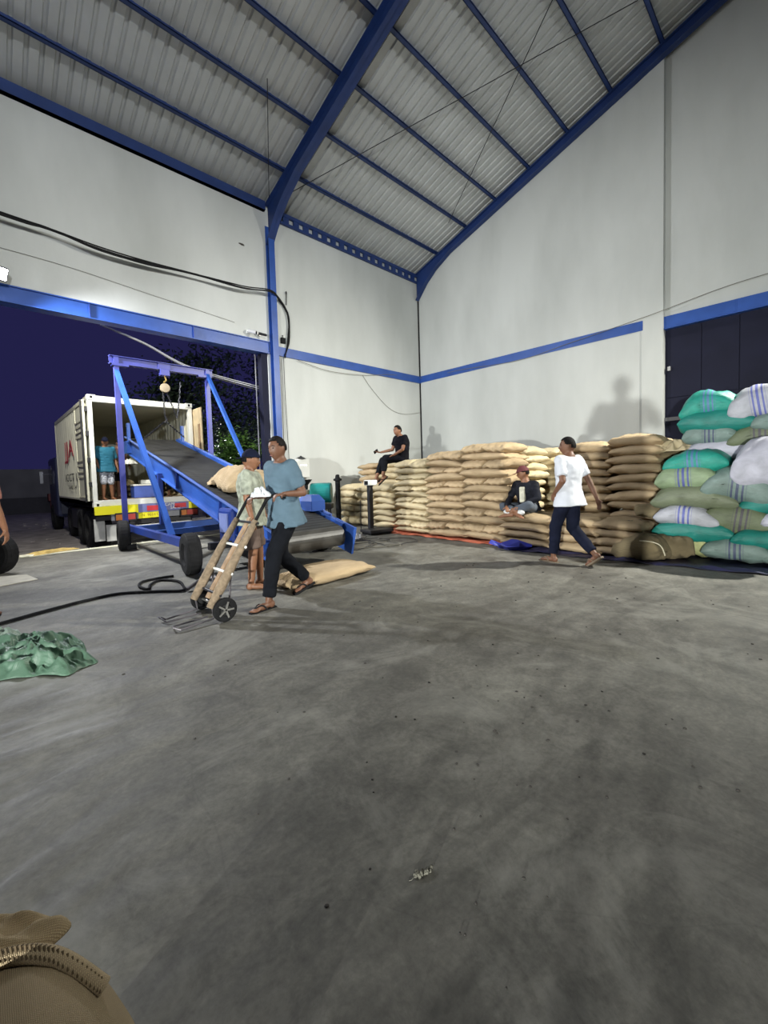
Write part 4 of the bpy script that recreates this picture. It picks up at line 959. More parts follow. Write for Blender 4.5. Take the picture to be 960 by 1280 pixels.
def stand(x, y, hdg, face=None, H=1.66, knees=None, ankles=None, lean=0., z0=0., arms=None):
    """upright figure; hdg heading angle; offsets in body frame (fwd, left, up)"""
    k = H/1.70; c, s = math.cos(hdg), math.sin(hdg)
    W = lambda f_, l_, u_: V((x+(c*f_-s*l_)*k, y+(s*f_+c*l_)*k, z0+u_*k))
    J = dict(pelvis=W(0, 0, .93), waist=W(.01+lean*.2, 0, 1.07), chest=W(.0+lean*.6, 0, 1.27), neck=W(-.01+lean, 0, 1.46), head=W(.02+lean*1.15, 0, 1.595),
             sh_l=W(lean*.9, .175, 1.405), sh_r=W(lean*.9, -.175, 1.405), hip_l=W(0, .085, .90), hip_r=W(0, -.085, .90),
             kn_l=W(.02, .09, .49), kn_r=W(.02, -.09, .49), an_l=W(-.02, .09, .085), an_r=W(-.02, -.09, .085),
             el_l=W(-.02, .24, 1.12), el_r=W(-.02, -.24, 1.12), wr_l=W(.06, .26, .88), wr_r=W(.06, -.26, .88),
             toe_l=(c, s, 0), toe_r=(c, s, 0), hd_l=(0.1, 0, -1), hd_r=(.1, 0, -1), pn_l=W(0, -1, 0)-W(0, 0, 0), pn_r=W(0, 1, 0)-W(0, 0, 0), face=face or (c, s, 0))
    return J, W
Z = V((0, 0, 0))
# 1: man pushing the hand trolley (walks toward -x)
J, W = stand(2.28, 3.86, R(186), H=1.69, lean=.04)
J.update(kn_l=W(.22, .08, .52), an_l=W(.30, .08, .085), kn_r=W(.02, -.09, .47), an_r=W(-.33, -.09, .15), toe_l=W(1, .0, -.02)-W(0, 0, 0), toe_r=W(1, 0, -.25)-W(0, 0, 0),
         el_l=W(-.06, .23, 1.13), wr_l=W(.17, .21, 1.13), el_r=W(-.02, -.24, 1.12), wr_r=W(.19, -.2, 1.10), hd_l=W(1, -.1, -.1)-W(0, 0, 0), hd_r=W(1, .1, -.1)-W(0, 0, 0), pn_l=(0, 0, -1), pn_r=(0, 0, -1), curl_l=1.0, curl_r=1.0,
         face=W(1, .12, -.12)-W(0, 0, 0))
TSH = mat('grey_blue_tshirt', (.095, .15, .195), .85, 0, .15, 5, .3, 30, spec=.15); BLKT = mat('black_trousers', (.007, .008, .011), .9, 0, .3, 6, .3, 30, spec=.1)
person('man in grey-blue t-shirt and black trousers pushing a hand trolley', J, TSH, BLKT, sleeve=.75, pant_to=1.92, shoe=True, shirt_hem=.13, loose=1.04, skin=SKIN2)
# 2: man behind him in a backwards cap, looking right
J, W = stand(2.28, 4.62, R(-38), H=1.60)
J.update(el_r=W(.0, -.22, 1.12), wr_r=W(.05, -.22, .88), el_l=W(.04, .22, 1.13), wr_l=W(.12, .2, .92), an_l=W(.05, .11, .085), kn_l=W(.05, .10, .49), face=W(1, .1, -.08)-W(0, 0, 0))
CAPN = mat('navy_cap', (.008, .010, .025), .9, spec=.1); OLV = mat('striped_grey_shirt', (.28, .30, .24), .85, 0, .45, 16, .3, 30)
person('man in a backwards navy cap and grey patterned shirt standing behind the trolley', J, OLV, mat('brown_shorts', (.11, .075, .06), .85, 0, .2, 6), sleeve=.8, pant_to=.95, cap=(CAPN, True), shoe=None, shirt_hem=.12, loose=1.08, skin=SKIN)
# 3: man in white shirt walking to the right, seen from behind
J, W = stand(5.72, 2.34, R(74), H=1.70)
J.update(kn_l=W(.16, .08, .50), an_l=W(.20, .08, .085), kn_r=W(.02, -.09, .48), an_r=W(-.30, -.10, .17), toe_r=W(1, 0, -.75)-W(0, 0, 0), toe_l=W(1, .1, 0)-W(0, 0, 0),
         el_l=W(-.10, .25, 1.13), wr_l=W(.10, .17, .96), hd_l=W(.5, -.2, -1)-W(0, 0, 0), pn_l=W(0, -1, 0)-W(0, 0, 0), el_r=W(-.10, -.26, 1.13), wr_r=W(-.20, -.30, .87), hd_r=W(-.3, -.1, -1)-W(0, 0, 0), face=W(.8, .75, 0)-W(0, 0, 0))
WSH = mat('white_shirt', (.58, .60, .65), .8, 0, .05, 6, .3, 25)
person('man in a white shirt and dark jeans walking past the low pile', J, WSH, mat('dark_jeans', (.008, .010, .022), .9, 0, .3, 6, spec=.1), sleeve=.75, pant_to=1.9, shoe=True, shirt_hem=.14, loose=1.06, skin=SKIN2, sole=mat('brown_sandal', (.16, .12, .08), .7))
# 4: man in black sitting on the tall stack
sx, sy, sz = 6.98, 6.64, 1.56
J = dict(pelvis=(sx, sy, sz+.10), waist=(sx+.01, sy-.02, sz+.24), chest=(sx+.0, sy-.03, sz+.42), neck=(sx-.01, sy+.0, sz+.59), head=(sx-.05, sy+.05, sz+.72),
         sh_l=(sx-.06, sy-.18, sz+.54), sh_r=(sx+.02, sy+.17, sz+.55), hip_l=(sx-.04, sy-.08, sz+.09), hip_r=(sx-.02, sy+.09, sz+.09),
         kn_l=(sx-.30, sy+.22, sz+.10), an_l=(sx-.30, sy+.30, sz-.30), kn_r=(sx-.12, sy+.50, sz+.06), an_r=(sx-.36, sy+.36, sz-.34),
         el_l=(sx-.12, sy-.16, sz+.28), wr_l=(sx-.24, sy+.02, sz+.16), el_r=(sx-.02, sy+.26, sz+.30), wr_r=(sx-.20, sy+.46, sz+.25),
         toe_l=(-.55, .45, -.65), toe_r=(-.6, .5, -.5), hd_l=(-.3, .9, -.3), hd_r=(-.5, .8, .05), pn_l=(0, 0, -1), pn_r=(.1, 0, 1), curl_l=.6, curl_r=.5, face=(-.85, .15, -.05))
J['an_l'] = (sx-.33, sy+.28, sz-.30); J['an_r'] = (sx-.38, sy+.46, sz-.36)
BSH = mat('black_shirt', (.007, .007, .010), .9, 0, .3, 6, .3, 25, spec=.1)
person('man in black clothes with a phone sitting on top of the tall jute stack', J, BSH, BLKT, sleeve=.62, pant_to=1.72, shoe=True, shirt_hem=.06, origin=(sx, sy, sz), skin=SKIN)
tag(MB().box((-.035, -.006, -.07), (.035, .006, .07), Matrix.Rotation(R(60), 4, 'Y')).build('mobile_phone', mat('phone_black', (.01, .01, .012), .2), bevel=.006), 'dark mobile phone held out by the man seated on the stack', 'phone').location = (sx-.27, sy+.56, sz+.275)
# 5: man in black jacket sitting cross-legged on the low pile
sx, sy, sz = 6.88, 3.52, .54
J = dict(pelvis=(sx, sy, sz+.10), waist=(sx-.02, sy, sz+.23), chest=(sx-.06, sy, sz+.40), neck=(sx-.08, sy+.01, sz+.56), head=(sx-.10, sy+.04, sz+.70),
         sh_l=(sx-.10, sy-.17, sz+.50), sh_r=(sx-.06, sy+.18, sz+.50), hip_l=(sx-.02, sy-.09, sz+.09), hip_r=(sx-.02, sy+.09, sz+.09),
         kn_l=(sx-.33, sy-.17, sz+.16), an_l=(sx-.42, sy+.12, sz+.045), kn_r=(sx-.22, sy+.36, sz+.12), an_r=(sx-.44, sy-.02, sz+.06),
         el_l=(sx-.17, sy-.26, sz+.28), wr_l=(sx-.38, sy-.04, sz+.14), el_r=(sx-.14, sy+.27, sz+.28), wr_r=(sx-.40, sy+.20, sz+.12),
         toe_l=(-.3, .9, -.1), toe_r=(-.5, -.8, -.15), hd_l=(-.5, .8, -.2), hd_r=(-.6, -.5, -.1), pn_l=(0, 0, -1), pn_r=(0, 0, -1), curl_l=.8, curl_r=.8, face=(-.55, .85, -.15))
JK = mat('black_jacket', (.009, .010, .016), .8, 0, .3, 6, .3, 20, spec=.2)
pp = person('man in black jacket and cap sitting cross-legged on the low pile', J, JK, mat('grey_jeans', (.07, .085, .11), .85, 0, .35, 5), sleeve=1.9, pant_to=1.7, shoe=None, shirt_hem=.04, origin=(sx, sy, sz), cap=(mat('maroon_cap', (.10, .02, .025), .8), False), skin=SKIN, loose=1.12)
MB().add([(-.235, -.05, .47), (-.235, .05, .47), (-.235, .045, .20), (-.235, -.045, .20), (-.17, -.05, .46), (-.17, .05, .46), (-.17, .045, .20), (-.17, -.045, .20)], [(0,1,2,3),(7,6,5,4),(0,4,5,1),(1,5,6,2),(2,6,7,3),(3,7,4,0)]).build('inner_shirt', mat('cream_shirt', (.55, .53, .42), .8, 0, .2, 20), pp, bevel=.015)
for a in ((-.41, .14, .05), (-.43, -.08, .05)):
    MB().ell(a, (.10, .05, .045), Matrix.Rotation(R(100 if a[1] > 0 else 60), 3, 'Z')).build('sock', mat('white_sock', (.62, .63, .62), .8), pp, True)
# 6: man in teal shirt standing in the container
J, W = stand(2.40, 12.85, R(-80), H=1.60, z0=fz)
J.update(face=W(1, -.2, 0)-W(0, 0, 0), an_l=W(-.02, .12, .085), an_r=W(-.02, -.1, .085), el_r=W(.0, -.25, 1.12), wr_r=W(.06, -.2, .90))
PAT = mat('patterned_cloth', (.42, .44, .50), .8, 0, .85, 26)
person('man in teal shirt and white patterned shorts standing in the container', J, mat('teal_shirt', (.012, .13, .21), .8, 0, .1, 5), PAT, sleeve=.9, pant_to=1.12, shoe=None, shirt_hem=.14, cap=(CAPN, False), skin=SKIN, origin=(2.40, 12.85, fz), loose=1.12)
# 7: second worker inside the container, bent to the left of the belt
J, W = stand(2.72, 13.5, R(-60), H=1.62, z0=fz, lean=.18)
J.update(wr_l=W(.42, .12, .98), el_l=W(.16, .24, 1.12), wr_r=W(.42, -.1, .98), el_r=W(.16, -.24, 1.12), face=W(1, 0, -.4)-W(0, 0, 0))
person('worker in dark clothes holding a white bundle inside the container', J, mat('dark_brown_shirt', (.07, .035, .03), .8), BLKT, sleeve=.7, pant_to=.95, skin=SKIN2, origin=(2.72, 13.5, fz), vox=.011)
crumple('white_bundle', (2.98, 13.05, fz+.93), (.38, .30, .26), WHITE, 21, 'white cloth bundle held by the worker inside the container', 'bundle', n=18)
# 8: worker beyond the head of the conveyor, only head and shoulders visible
J, W = stand(4.02, 13.6, R(-120), H=1.62, z0=fz, lean=.15)
J.update(wr_l=W(.4, .15, 1.15), el_l=W(.16, .26, 1.15), wr_r=W(.45, -.12, 1.2), el_r=W(.16, -.26, 1.15), face=W(1, .2, -.2)-W(0, 0, 0))
person('worker with a white cap behind the upper end of the conveyor', J, mat('dark_red_shirt', (.09, .03, .025), .8), BLKT, sleeve=.7, pant_to=1.7, skin=SKIN2, origin=(4.02, 13.6, fz), cap=(WHITE, False), vox=.011)
# 9: person cut off by the left edge, bending
J, W = stand(-.09, 5.58, R(60), H=1.66, lean=.0)
J.update(an_l=W(-.02, .10, .085), face=W(1, .2, -.3)-W(0, 0, 0))
person('person in faded blue trousers cut off by the left edge', J, mat('rust_shirt', (.26, .11, .08), .85, 0, .3, 10), mat('faded_blue', (.20, .22, .42), .85, 0, .3, 8), sleeve=.8, pant_to=1.62, skin=SKIN, shoe=None)
# 10: the photographer, standing behind the camera; his shadow falls on the gable wall
J, W = stand(-.42, -.12, R(15), H=1.77)
J.update(el_r=W(.16, -.30, 1.22), wr_r=W(.26, -.24, 1.34), el_l=W(.05, .30, 1.12), wr_l=W(.22, .30, 1.2), hd_r=W(1, .3, .2)-W(0, 0, 0), hd_l=W(1, -.2, .2)-W(0, 0, 0))
person('person in dark clothes standing just behind the viewpoint', J, BSH, BLKT, sleeve=.8, pant_to=1.85, shoe=True, loose=1.2)

# ---------------------------------------------------------------- hand trolley
ht = thing('hand_trolley', 'two-wheeled wooden and steel hand trolley pushed by the walking man', 'trolley', (1.5, 3.95, 0))
HO = V((-1.5, -3.95, 0)); HT = lambda mb, nm, mt, **k: mb.build(nm, mt, ht, loc=HO, **k)
b0, b1 = V((1.42, 0, .14)), V((1.96, 0, .98)); d_ = (b1-b0).normalized()
JR = mat('jute_wrap', (.24, .18, .12), .95, 0, .3, 25, .6, 60)
for y in (3.76, 4.16):
    HT(MB().tube([b0+V((0, y, 0)), b0.lerp(b1, .2)+V((0, y, .0)), b0.lerp(b1, .55)+V((0, y, .012)), b0.lerp(b1, .88)+V((0, y, 0))], [.034, .046, .038, .030], 10), 'wrapped_rail', JR, smooth=True)
    HT(MB().tube(catmull([b0.lerp(b1, .85)+V((0, y, 0)), b1+V((0, y, 0)), b1+V((.07, y, .10)), b1+V((.17, y, .14))], 5), .017), 'handle', BLACK)
    HT(MB().tube([b0+V((.02, y, 0)), b0+V((.03, y, -.10)), b0+V((-.26, y-.02, -.12)), b0+V((-.30, y+.02, -.10)), b0+V((-.28, y+.12*(1 if y < 4 else -1), -.12)), b0+V((.02, y+.12*(1 if y < 4 else -1), -.11))], .009, 6), 'toe_hoop', mat('worn_iron', (.13, .12, .13), .5, .5))
for t, mt_ in ((.12, DARKM), (.33, WHITE), (.6, WHITE), (.85, DARKM)):
    p = b0.lerp(b1, t); HT(MB().tube([p+V((.02, 3.72, 0)), p+V((.02, 4.20, 0))], .013), 'crossbar', mt_)
HT(MB().bar(b0.lerp(b1, .05)+V((.03, 3.96, 0)), b0.lerp(b1, .9)+V((.03, 3.96, 0)), .06, .02), 'centre_slat', WOOD)
HT(MB().tube([(1.53, 3.70, .112), (1.53, 4.24, .112)], .012), 'axle', STEEL)
for y in (3.70, 4.24):
    o = wheel(ht, V((1.53, y, .112))+HO, (0, 1, 0), .108, .045, tread=False, hubmat=mat('wheel_dark', (.02, .02, .02), .6))
    for k in range(5):
        a = k*1.2566; MB().bar(V((1.53, y-.022*(1 if y < 4 else -1), .112))+HO, V((1.53+.075*math.cos(a), y-.022*(1 if y < 4 else -1), .112+.075*math.sin(a)))+HO, .014, .014, (0, 1, 0)).build('spoke', STEEL, o)
for y in (3.76, 4.16):
    HT(MB().tube([b0.lerp(b1, .35)+V((.02, y, 0)), (1.60, y, .16), (1.53, y, .112)], .010, 6), 'axle_strut', MATS['worn_iron'])
crumple('plastic_bag', (1.98, 3.80, 1.10), (.20, .20, .17), mat('bag_plastic', (.62, .65, .68), .3, 0, .1, 8), 31, 'translucent white plastic bag held at the trolley handle', 'bag', n=18)

# ---------------------------------------------------------------- items on the belt and floor
belt_ang = math.atan2(H_.z-T_.z, H_.y-T_.y)
p = cp(.285, .02, .035)
o = sack((p.x, p.y, p.z), (.92, .58, .43), .0, JUTE, 2, 'filled jute sack with green stripe riding up the conveyor belt'); o.rotation_euler = (belt_ang, 0, R(8))
tie = MB().tube([(.02, -.47, .05), (.03, -.40, .33), (.03, 0, .52), (.03, .40, .33), (.02, .47, .05)], .016, 6).build('stripe', mat('green_stripe', (.04, .10, .07), .8), o)
crumple('empty_sack', tuple(cp(.345, -.25, .05)), (.40, .42, .30), JUTE, 15, 'loose gathered end of jute sack lying on the belt', 'sack', n=20)
crumple('empty_sack', tuple(cp(.36, .20, .05)), (.35, .35, .45), JUTE, 16, 'peaked fold of jute cloth behind the sack on the belt', 'sack', n=20)
# sacks lying on the floor by the conveyor tail
o = sack((3.05, 4.28, 0), (1.35, .55, .17), R(4), JUTE, 4, 'long jute sack lying flat on the floor behind the walking man')
sack((3.35, 4.62, 0), (.95, .45, .12), R(-8), JUTE, 5, 'thin jute sack lying on the floor under the conveyor tail')
# crumpled green sack, left
GT_ = mat_weave('green_net', (.10, .19, .13, 1))
crumple('crumpled_sack', (.22, 4.00, 0), (1.05, .62, .30), GT_, 12, 'crumpled pale green woven sack on the floor at the left', 'sack', n=44, rz=R(-66), fold=3.6, taper=.4)
crumple('crumpled_sack', (.02, 4.62, 0), (.42, .40, .22), mat_weave('pale_net', (.26, .34, .29, 1)), 13, 'paler crumpled woven scrap behind the green one', 'sack', n=26)
crumple('jute_scrap', (.36, 4.32, 0), (.22, .20, .09), JUTE3, 14, 'small brown jute scrap beside the crumpled green sack', 'scrap', n=14)
# foreground jute sack at the lower left
fs_ = thing('jute_sack', 'large coarse jute sack close up at the lower left corner', 'sack', (-.085, .835, 0))
def blob(cx, cy, rx_, ry_, top_, nm, mt_, seed, pw=2.6, n=40):
    vs = []; m_ = 26
    for i in range(m_+1):
        t = i/m_; zz = top_*math.sin(min(1, t)*math.pi/2); rr_ = (1-t**pw)**(1/pw)
        for j in range(n):
            a = 2*math.pi*j/n; w_ = 1+.05*noise.noise(V((math.cos(a)*2, math.sin(a)*2, t*3+seed)))
            q = V((cx+math.cos(a)*rx_*rr_*w_, cy+math.sin(a)*ry_*rr_*w_, top_*t)); q += V((0, 0, .02*noise.noise(q*7+V((seed, 0, 0))))); vs.append(q)
    fs = [(i*n+j, i*n+(j+1) % n, (i+1)*n+(j+1) % n, (i+1)*n+j) for i in range(m_) for j in range(n)]+[tuple(m_*n+j for j in range(n)), tuple(range(n-1, -1, -1))]
    return MB().add(vs, fs)
JC = mat_jute('jute_close', (.62, .48, .29, 1), (.42, .32, .19, 1), 130)
blob(0, 0, .25, .22, .52, 'b', JC, 1).build('sack_body', JC, fs_, True)
# sewn ridge over the top, with stitches
rg = catmull([(-.22, -.02, .46), (-.12, .03, .51), (-.02, .07, .522), (.06, .08, .512), (.13, .05, .485), (.19, .0, .42)], 12)
MB().tube(rg, .013, 8).build('sewn_hem', JC, fs_, True)
sm_ = MB()
for i in range(0, len(rg)-1):
    p = rg[i]; q = rg[i+1]; d = (q-p).normalized(); s = d.cross(V((0, 0, 1))).normalized(); sm_.tube([p-s*.012+V((0, 0, .004)), p+V((0, 0, .015)), q+s*.012+V((0, 0, .004))], .0022, 5)
o = sm_.build('stitching', mat('twine', (.12, .085, .045), .95), fs_); 
crumple('sack_flap', (-.05, .185, .415), (.42, .23, .17), JC, 44, None, None, n=24).parent = fs_
MB().tube(catmull([(-.06, .17, .50), (-.045, .18, .515), (-.02, .175, .505)], 4), .002, 5).build('thread', mat('white_thread', (.7, .7, .7), .8), fs_)
# hose
hz = .018
pts = [(-.6, 4.9), (.07, 5.23), (.43, 5.39), (.78, 5.51), (1.09, 5.53), (1.43, 5.27), (1.62, 5.09), (1.70, 5.30), (1.74, 5.63), (1.60, 5.86), (1.45, 5.70), (1.37, 5.49), (1.33, 5.70), (1.42, 5.95), (1.64, 6.0), (1.80, 5.97)]
tag(MB().tube(catmull([(a, b_, hz) for a, b_ in pts], 8), .016, 8).build('rubber_hose', BLACK, smooth=True), 'black rubber hose snaking over the floor with a loop by the wheel', 'hose')
tag(MB().tube([(1.66, 5.05, .03), (1.83, 5.1, .10), (1.98, 5.0, .13)], .022).build('iron_rod', MATS['worn_iron']), 'short dark rod propped at the loop end of the hose', 'rod')
# cardboard sheet, cloth on the threshold, mats
tag(MB().add([(-.2, 7.1, .004), (.14, 7.25, .004), (.50, 7.36, .004), (.42, 7.85, .004), (.05, 8.1, .004), (-.3, 8.0, .004)]+[(-.2, 7.1, .012), (.14, 7.25, .012), (.50, 7.36, .012), (.42, 7.85, .012), (.05, 8.1, .012), (-.3, 8.0, .012)], [(6,7,8,9,10,11),(5,4,3,2,1,0)]+[(i, (i+1) % 6, 6+(i+1) % 6, 6+i) for i in range(6)]).build('cardboard_sheet', mat('cardboard', (.42, .40, .34), .85)), 'pale flat cardboard sheet on the floor at the left edge', 'cardboard')
crumple('cloth', (.85, 10.05, .01), (.95, .30, .10), mat('ochre_cloth', (.50, .36, .12), .9, 0, .2, 8), 51, 'ochre rag lying along the gateway threshold', 'rag', n=22, rz=R(18))
crumple('white_cloth', (.45, 9.92, .01), (.7, .22, .06), mat('offwhite_cloth', (.62, .60, .48), .9), 52, 'off-white rag at the left end of the threshold', 'rag', n=20)
tag(MB().box((2.75, 9.6, 0), (3.15, 9.85, .012), None).build('steel_plate', mat('grey_plate', (.2, .2, .2), .6)), 'thin grey plate on the floor beneath the gantry rail', 'plate')
# tyre/roller at far left
tt = thing('tyre', 'round dark tyre standing at the left edge by the gateway', 'tyre', (.10, 8.35, 0))
wheel(tt, (0, 0, .30), (.69, .72, 0), .30, .22, name='tyre_body', hubmat=mat('rusty_hub', (.16, .07, .04), .7))
# wires tangle on the floor by the scale
wm2 = mat('grey_wire', (.16, .15, .12), .6)
for k in range(9):
    rr = random.Random(60+k); cx, cy = 5.0+rr.uniform(-.5, .6), 5.9+rr.uniform(-.6, .6); pts = []
    for q in range(9):
        a = q*.9+rr.random(); pts.append((cx+math.cos(a)*rr.uniform(.2, .75), cy+math.sin(a)*rr.uniform(.15, .6), .008+.004*k))
    tag(MB().tube(catmull(pts, 6), .006, 5).build('wire', wm2 if k % 2 else DARKM), 'thin wire tangled on the floor before the platform scale', 'wire', 'tangled wires on the floor')
# debris in the foreground: knotted jute lump and pebbles
kb = thing('jute_knot', 'small ragged grey lump of jute fibre on the bare floor in front', 'debris', (.95, .86, 0), R(-25)); kb.scale = (.5, .5, .55)
mb = MB()
for i in range(9):
    t = i/8-.5; mb.ell((t*.10, .01*math.sin(i*1.9), .014+.004*math.sin(i*2.3)), (.014, .013+.004*math.sin(i), .013), None, 9, 6)
mb.ell((.062, .012, .016), (.014, .012, .012)); remesh_obj(mb, 'lump', mat('fibre_grey', (.13, .125, .10), .95, 0, .6, 60, .8, 120), kb, .003, 1, .003, 60)
MB().tube(catmull([(.05, .0, .02), (.09, .02, .015), (.10, .05, .006)], 5), .002, 5).build('fibre', MATS['fibre_grey'], kb)
MB().tube(catmull([(-.05, .0, .02), (-.08, -.015, .01), (-.10, -.01, .004)], 5), .002, 5).build('fibre', MATS['fibre_grey'], kb)
pbm = None; pm1 = mat('pebble_dark', (.05, .045, .04), .9)
def gpt(px, py):
    d = fw+rt*((px-480)/F_PX)-up*((py-PY)/F_PX); t = -CAM_H/d.z; return V((0, 0, CAM_H))+d*t
rr = random.Random(3)
for k in range(120):
    if k < 84: c = V((rr.uniform(.6, 5.5), rr.uniform(.1, 3.4), 0))
    else: c = V((rr.uniform(.5, 2.6), rr.uniform(.3, 1.7), 0))
    if pbm is None:
        o = MB().ell((0, 0, .3), (1, .8, .45), None, 8, 5).build('pebble', pm1, smooth=True); pbm = o.data
    else: o = bpy.data.objects.new('pebble', pbm); COL.objects.link(o)
    s = rr.uniform(.0025, .0055)*(1+.34*c.length); o.location = c; o.scale = (s, s, s*.8); o.rotation_euler.z = rr.uniform(0, 6)
    tag(o, 'tiny dark pebble or bean lying on the bare concrete floor', 'pebble', 'tiny pebbles strewn over the concrete floor')

# ---------------------------------------------------------------- platform scale
sc = thing('platform_scale', 'black platform scale with upright post and white display head', 'scale', (6.22, 6.72, 0), R(-10))
MB().box((-.30, -.22, .05), (.30, .22, .11)).build('platform', DARKM, sc, bevel=.012)
MB().box((-.27, -.19, .0), (.27, .19, .05)).build('base', BLACK, sc, bevel=.01)
MB().box((-.05, .19, .06), (.05, .29, 1.06)).build('post', DARKM, sc, bevel=.01)
h_ = MB().box((-.10, .10, 1.06), (.12, .34, 1.18)).build('display_head', WHITE, sc, bevel=.02); MB().box((-.11, .15, 1.08), (-.10, .29, 1.16)).build('screen', BLACK, h_)
MB().tube([(-.28, .2, .1), (-.28, .2, .75), (-.28, .0, .75), (-.28, -.2, .75)][:3], .008, 6).build('guard_rail', DARKM, sc)
# ---------------------------------------------------------------- teal roasting / grinding machine
ro = thing('roasting_machine', 'teal drum roaster with black funnel beside the jute stacks', 'machine', (6.12, 8.60, 0), R(-45))
ro.scale = (.88, .88, .93)
MB().lathe([(.02, -.30), (.25, -.29), (.27, -.26), (.27, .26), (.25, .29), (.02, .30)], TM((0, 0, .95), (1, 0, 0)), 26).build('drum', mat('teal_paint', (.01, .20, .19), .4), ro)
MB().box((-.3, -.24, .52), (.3, .24, .66)).build('cradle', DARKM, ro, bevel=.02)
for x in (-.26, .26):
    for y in (-.2, .2): MB().bar((x, y, 0), (x*.8, y*.8, .55), .04, .04, (1, 0, 0)).build('leg', STEEL if x < 0 else DARKM, ro)
MB().lathe([(.02, .0), (.05, .0), (.05, .12), (.17, .26), (.165, .27), (.04, .13), (.02, .13)], TM((-.42, -.02, 1.05)), 18).build('funnel', BLACK, ro)
MB().lathe([(.02, 0), (.12, .0), (.12, .35), (.07, .42), (.02, .42)], TM((-.42, 0, .62)), 16).build('grinder_head', mat('dull_brass', (.32, .26, .18), .4, .5), ro)
MB().box((-.5, -.12, 0), (-.33, .12, .62)).build('grinder_stand', DARKM, ro, bevel=.02)
MB().tube([(-.25, -.22, .70), (-.05, -.34, .52), (.05, -.36, .50)], .018).build('chute_arm', STEEL, ro)
MB().lathe([(.02, 0), (.07, 0), (.07, 1.25), (.12, 1.27), (.12, 1.31), (.07, 1.33), (.05, 1.42), (.02, 1.43)], TM((.48, -.08, 0)), 16).build('chimney', BLACK, ro)
MB().lathe([(.02, 0), (.15, 0), (.16, .2), (.12, .28), (.02, .28)], TM((.10, -.28, 0)), 16).build('motor', DARKM, ro)
cr = crumple('white_bundle', (5.35, 6.45, 0), (.42, .30, .28), mat('grey_white_rag', (.35, .35, .37), .8, 0, .4, 9), 71, 'grey-white rag heap on the floor behind the conveyor tail', 'rag', n=20)

# ---------------------------------------------------------------- wall fittings
eb = thing('electrical_box', 'white electrical box with indicator lights on the side wall', 'box', (6.26, Y0, 1.28))
MB().box((-.22, -.14, 0), (.22, 0, .50)).build('case', WHITE, eb, bevel=.01)
for k in range(4): MB().ell((-.06+k*.06, -.145, .33), (.014, .008, .014)).build('indicator', mat('indicator_glow', (1, 1, 1), .5, emit=(1, .98, .85), estr=3), eb)
MB().lathe([(.14, 0), (.10, .03), (.03, .06), (.02, .08)], TM((0, -.07, .5)), 16).build('cover', DARKM, eb)
# flood lamps
def flood(loc, d, label, glow, wallpt):
    t = thing('flood_lamp', label, 'lamp', loc); M = rotto(d)
    MB().box((-.15, -.11, -.07), (.15, .11, .03), M).build('housing', DARKM, t, bevel=.01)
    MB().box((-.13, -.09, .03), (.13, .09, .04), M).build('glass', glow, t)
    MB().tube([(0, 0, 0), V(wallpt)-V(loc)], .015).build('bracket', DARKM, t)
flood(LAMP_L, (.35, -.8, -.45), 'bright flood lamp over the gateway at the left edge', GLOW, (.42, Y0, 5.0))
flood(LAMP_R, (-.44, .76, -.5), 'flood lamp on a drop rod from the roof beyond the right edge', GLOW, (10.2, -2.25, 11.9))
flood((1.15, 10.25, 4.85), (.5, .6, -.6), 'flood lamp on the outer face above the gateway', GLOW, (1.15, Y0+.2, 4.9))
t = thing('work_lamp', 'low work lamp on a small stand at the back of the hall', 'lamp', (LAMP_B.x-.12, LAMP_B.y, 0))
MB().box((-.05, -.12, .45), (.05, .12, .65)).build('housing', DARKM, t, bevel=.01); MB().box((.05, -.10, .47), (.06, .10, .63)).build('glass', GLOW, t)
MB().tube([(0, 0, 0), (0, 0, .5)], .02).lathe([(.02, 0), (.16, 0), (.15, .02), (.02, .03)], None, 16).build('stand', DARKM, t)
flood(FILL_C, (.2, .96, .13), 'added fill lamp high on the opposite side wall of the hall', GLOW, (-3.0, -14.3, 5.6))  # unseen fixture made up to carry the added rear fill
# cctv cameras, junction box
for x, z, lab, s in ((4.95, 4.87, 'round white security camera above the gateway lintel', 1), (5.22, 4.86, 'small dark security camera next to the steel column', 0)):
    t = thing('security_camera', lab, 'camera', (x, Y0, z))
    MB().box((-.05, -.03, -.04), (.05, 0, .04)).build('mount', WHITE if s else STEEL, t, bevel=.005)
    MB().tube([(0, -.02, 0), (.0, -.12, -.01)], .012).build('arm', STEEL, t)
    MB().tube([(-.05, -.10, .0), (.09, -.22, -.05)], .045 if s else .030, 14).build('camera_body', mat('cam_white', (.5, .5, .5), .4) if s else DARKM, t, bevel=.006)
    MB().tube([(.085, -.216, -.048), (.10, -.228, -.053)], .034 if s else .02, 12).build('lens', BLACK, t)
tag(MB().box((-.05, -.06, -.07), (.07, 0, .07)).tube([(0, -.03, .07), (0, -.03, .14)], .01).build('junction_box', BLACK, bevel=.006), 'small black junction box right of the steel column', 'box').location = (5.88, Y0, 4.84)
tag(MB().tube([(6.03, Y0-.03, 5.78), (6.03, Y0-.05, 6.05)], .012).ell((6.03, Y0-.05, 6.08), (.02, .02, .05)).build('cable_hook', BLACK), 'small black hook on the wall above the cable bend', 'hook')
tag(MB().ell((4.87, Y0-.01, 6.93), (.07, .02, .02)).tube([(4.82, Y0-.01, 6.93), (4.93, Y0-.04, 6.90)], .008).build('gecko', mat('gecko_grey', (.07, .06, .05), .8)), 'tiny dark gecko shape on the wall left of the column', 'animal')
